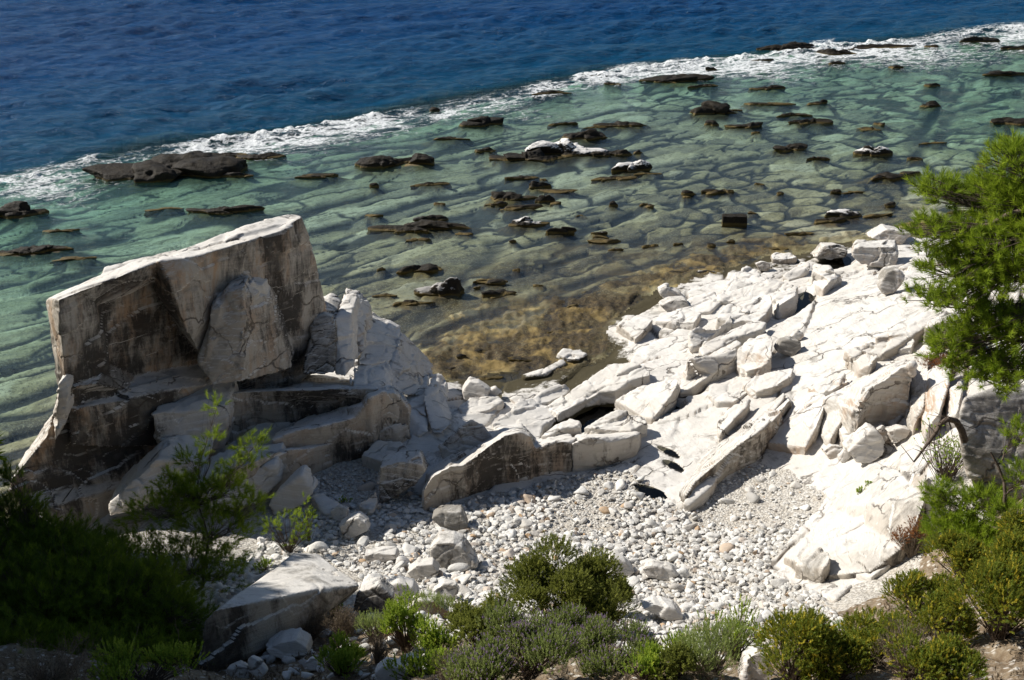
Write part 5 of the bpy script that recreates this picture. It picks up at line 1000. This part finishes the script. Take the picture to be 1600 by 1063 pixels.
def plant(label, cat, name, px, py, w, h, kind, dens=1.0, Y=None, group=None, shift=0.0):
    g = G(px, py) if Y is None else PY(px, py, Y); s = slant(g) / FPX; W = w * s / 2; H = h * s * 1.05; r = PGRNG
    w *= 1.12; h *= 1.15; W *= 1.12; H *= 1.15; t = empty(name, g, label, cat, group)
    spec = {'bush': (LEAF_OLIVE, 620, 24, .042, .016, .9, .11), 'lavender': (LEAF_GREY, 560, 22, .055, .012, .45, .15), 'lime': (LEAF_LIME, 300, 20, .042, .020, .7, .15), 'gold': (LEAF_GOLD, 560, 26, .040, .014, .75, .11),
            'dry': (LEAF_DRY, 260, 12, .035, .007, .8, .10), 'wispy': (LEAF_GREY, 260, 14, .06, .009, .5, .18), 'pine': (PINE, 45, 34, .12, .008, .7, .12), 'rust': (LEAF_RUST, 120, 16, .05, .012, .8, .1), 'herb': (LEAF_LIME, 90, 12, .045, .022, .8, .05)}[kind]
    mat, n0, per, L, wd, ang, along = spec; n = int(max(10, n0 * dens * (W / .5) ** 1.6 * max(H / .6, .5) ** .6))
    lumps = max(7, int(W * 14)); LC = np.stack([r.uniform(-.72, .72, lumps) * W, r.uniform(-.55, .55, lumps) * W, np.zeros(lumps)], 1); LR = r.uniform(.22, .48, lumps)
    LC[:, 2] = H * (.12 + r.uniform(.25, .62, lumps) * (1 - .75 * (LC[:, 0] / W) ** 2))
    k = r.integers(0, lumps, n); d = unit(r.normal(size=(n, 3))); d[:, 2] = np.abs(d[:, 2]) * 1.1 - .15
    R = LR[k][:, None] * np.array([W, W, H * .8]); rad = r.uniform(.5, 1.02, (n, 1)) + .3 * (r.random((n, 1)) < .08); p = LC[k] + d * rad * R; p[:, 2] = np.maximum(p[:, 2], .02)
    up = 1.3 if kind in ('lavender', 'wispy', 'lime') else .5
    ax = unit(d * .8 + np.array([0, 0, up]) + .25 * r.normal(size=(n, 3)))
    V, F, ti = leaves(p, ax, per, L, ang, wd, along)
    if kind == 'gold': tip = np.repeat((r.random(n) < .14) * .5, per * 3); ti = np.clip(ti * .75 + tip, 0, 1)
    else: ti = np.clip(ti + .22 * np.repeat(r.normal(0, .5, lumps)[k], per * 3), 0, 1)
    link('foliage', new_mesh('foliage', V, F, False, {'tint': np.clip(ti + shift, 0, 1)}), mat, t)
    m = min(n, 160); root = np.stack([r.normal(0, .06 * W, m), r.normal(0, .06 * W, m), np.zeros(m)], 1); V, F = rods(root, p[:m], .008, .003)
    link('stems', new_mesh('stems', V, F, True), TWIG if kind in ('dry', 'wispy', 'lavender', 'rust') else BARK, t)
    if kind == 'lavender':
        q = r.random(n) < .32; q &= p[:, 2] > H * .35; b = p[q] + ax[q] * along * 1.1; V, F, ti = leaves(b, ax[q], 12, .022, .7, .013, .035); link('flowers', new_mesh('flowers', V, F, False, {'tint': ti}), FLOWER, t)
        V, F = rods(p[q], b, .003, .003); link('flower_stalks', new_mesh('flower_stalks', V, F, True), TWIG, t)
    return t
PL = [
 ('large rounded olive-green bush at the bottom of the shingle','bush','bush',868,985,172,112,'bush',1.3),
 ('darker small bush on the right flank of the large rounded one','bush','bush',948,962,60,66,'bush',1.2),
 ('small olive bush at the left foot of the large rounded one','bush','bush',780,975,44,44,'bush',1),
 ('biggest lavender with mauve heads, left of the bottom middle','lavender','lavender',826,1058,140,80,'lavender',1.1),
 ('tall lavender mound right behind the biggest one','lavender','lavender',895,1022,110,60,'lavender',1.1),
 ('low lavender mound right of the others at the bottom edge','lavender','lavender',960,1048,110,50,'lavender',1.3),
 ('lavender cut by the bottom edge, lower left of the biggest','lavender','lavender',765,1072,110,50,'lavender',1.2),
 ('small bright green tussock between lavenders at the bottom edge','shrub','shrub',1008,1066,60,44,'lime',1.6),
 ('lime green upright shrub right of the black-cleft boulder','shrub','shrub',634,1018,64,84,'lime',1.5),
 ('green shrub with rounded tips right of the upright lime one','shrub','shrub',682,1032,60,60,'lime',1.2),
 ('bright green low shrub in the rubble at lower left','shrub','shrub',530,1060,80,52,'lime',1.5),
 ('yellow-green seedling shrub against the dark slab face','shrub','shrub',476,966,30,28,'lime',1.4),
 ('second yellow-green seedling, right of the first on the dark slab face','shrub','shrub',521,966,32,26,'lime',1.4),
 ('tiny yellowish cushion plant on the rubble stones','plant','cushion_plant',424,1004,40,18,'lime',1.3),
 ('brown dry heath under the dark slab','heath','heath',486,1000,54,40,'dry',1.6),
 ('grey dry heath between slab and black-cleft boulder','heath','heath',548,1000,76,52,'dry',1.5),
 ('dry grey twiggy heath above the bottom edge','heath','heath',590,1046,50,44,'dry',1.3),
 ('grey-green tuft on the tan boulder','shrub','shrub',678,970,60,36,'wispy',1.6),
 ('olive shrub in the dark hollow left of the big bush','bush','bush',736,985,70,44,'bush',1),
 ('dark green bush in the hollow above the lavenders','bush','bush',752,1026,90,56,'bush',1.2),
 ('pale wispy herb at the lower edge of the shingle','herb','herb',1110,1060,120,74,'wispy',1.3),
 ('yellow-green spurge standing free on the shingle edge','herb','spurge',1148,1030,84,72,'lime',.45),
 ('thin lime herb left of the free standing spurge','herb','spurge',1062,1045,50,58,'lime',.7),
 ('dark green spiny shrub at the bottom edge, left of the golden ones','shrub','juniper_shrub',1240,1072,130,96,'gold',1.1),
 ('golden-tipped shrub in the middle of the lower right slope','shrub','juniper_shrub',1358,1044,120,74,'gold',1.0),
 ('dense golden shrub in the lower right corner','shrub','juniper_shrub',1560,1000,130,112,'gold',1.1),
 ('low golden shrub cut by the bottom edge near the corner','shrub','juniper_shrub',1470,1078,130,62,'gold',1.0),
 ('golden shrub at the foot of the young pine','shrub','juniper_shrub',1505,910,90,70,'gold',1.4),
 ('green arching shrub above the sandy patch','shrub','juniper_shrub',1440,960,90,56,'gold',1.2),
 ('twiggy brown shrub between the golden shrubs','heath','heath',1420,1062,120,70,'dry',1.4),
 ('golden shrub at the right edge above the corner','shrub','juniper_shrub',1600,900,80,90,'gold',1.5),
 ('short green pine seedling on the sandy slope','pine seedling','pine_seedling',1290,1010,70,40,'pine',1.3),
 ('rusty dead brush under the sloping slab','brush','dry_brush',1424,872,46,54,'rust',2.2),
 ('rusty brown undergrowth inside the dark hollow under the pine','brush','dry_brush',1480,596,70,44,'rust',1.4),
 ('small dark green plant growing on the sloping white slab','plant','herb',1347,782,26,30,'herb',2),
 ('sparse pine seedling at the left edge of the shingle','pine seedling','pine_seedling',450,866,60,64,'pine',.9),
 ('thin pine sapling right of the sparse seedling','pine seedling','pine_seedling',484,850,34,72,'pine',.7),
 ('tiny seedling at the foot of the big slab at lower left','plant','herb',414,896,24,16,'lime',1),
 ('tiny green plant on the sunk white slab','plant','herb',540,790,22,10,'herb',1.6),
 ('small green weed below the sunk white slab','plant','herb',492,808,20,10,'herb',1.4),
 ('sparse leafy sapling in front of the sloping slab and young pine','sapling','sapling',1475,760,90,80,'herb',.8),
 ('tangled golden-green shrub filling the slope under the low arching one','shrub','juniper_shrub',1400,1008,100,50,'gold',.8),
 ('spiny green shrub between the corner shrub and the middle golden one','shrub','juniper_shrub',1470,1010,90,70,'gold',.9),
 ('dense green shrub at the right edge below the young pine','shrub','juniper_shrub',1590,960,110,110,'gold',1.5),
 ('small golden shrub at the bottom edge right of the white rock','shrub','juniper_shrub',1300,1070,100,60,'gold',1.3),
 ('brown heath at the bottom edge under the lavender','heath','heath',720,1070,80,44,'dry',1.3),
 ('green tuft at the bottom edge right of the rubble','shrub','shrub',660,1066,80,44,'lime',1.2),
 ('grey wispy tuft between lime shrub and rubble','shrub','shrub',590,1010,54,50,'wispy',1.3),
 ('olive bush filling the gap between lavender and wispy herb','bush','bush',1050,1068,80,50,'bush',1.1),
 ('dim brown brush at the bottom of the shaded corner','brush','dry_brush',80,1075,140,50,'dry',1.3),
 ('dim green brush right in the shaded bottom corner','brush','brush',230,1075,140,50,'lime',.8),
]
for (lab, cat, nm, a, b, w, h, kind, dn) in PL: plant(lab, cat, nm, a, b, w, h, kind, dn)
# scattered tufts of ground cover on the near slope (uncountable)
n = 900; X = rng.uniform(-8, 13, n); Y = rng.uniform(13.2, 24, n); Z, m, alg, hill, px, py, sf = ground(X, Y); ok = (m < .5) & (hill > .5) & ((py > 985) | (px > 1380)); X, Y, Z = X[ok], Y[ok], Z[ok]
B = np.repeat(np.stack([X, Y, Z], 1), 6, 0) + np.concatenate([rng.normal(0, .09, (len(X) * 6, 2)), np.zeros((len(X) * 6, 1))], 1); A = unit(np.concatenate([rng.normal(0, .5, (len(B), 2)), np.ones((len(B), 1))], 1))
V, F, ti = leaves(B, A, 16, .07, .6, .009, .10); o = link('ground_cover', new_mesh('ground_cover', V, F, False, {'tint': ti}), LEAF_DRY); tag(o, 'low dry tufts and herbs covering the near slope', 'ground cover', kind='stuff')
for i, (a, b, h, lab) in enumerate(((216,1050,70,'dry curved grass stalk against the shade, leftmost'),(300,1062,95,'tallest dry grass stalk before the dark slab'),(392,1010,62,'dry stalk leaning in front of the dark slab'),(176,1055,50,'pale bent grass stalk in the shaded corner'))):
    p = G(a, b); L = h * slant(p) / FPX * 1.1; t = empty('grass_stalk', p, lab, 'grass stalk'); c = curve((0, 0, 0), (L * .12 * (-1) ** i, 0, L), 0, 8, i); q = limb_rods(c, .006, .003); V, F = rods(*q); link('stem', new_mesh('stem', V, F, True), TWIG, t)
    V, F, ti = leaves(c[-3:], unit(c[-3:] - c[-4:-1]), 16, .05, .4, .008, .08); link('seed_head', new_mesh('seed_head', V, F, False, {'tint': np.clip(ti + .3, 0, 1)}), LEAF_DRY, t)
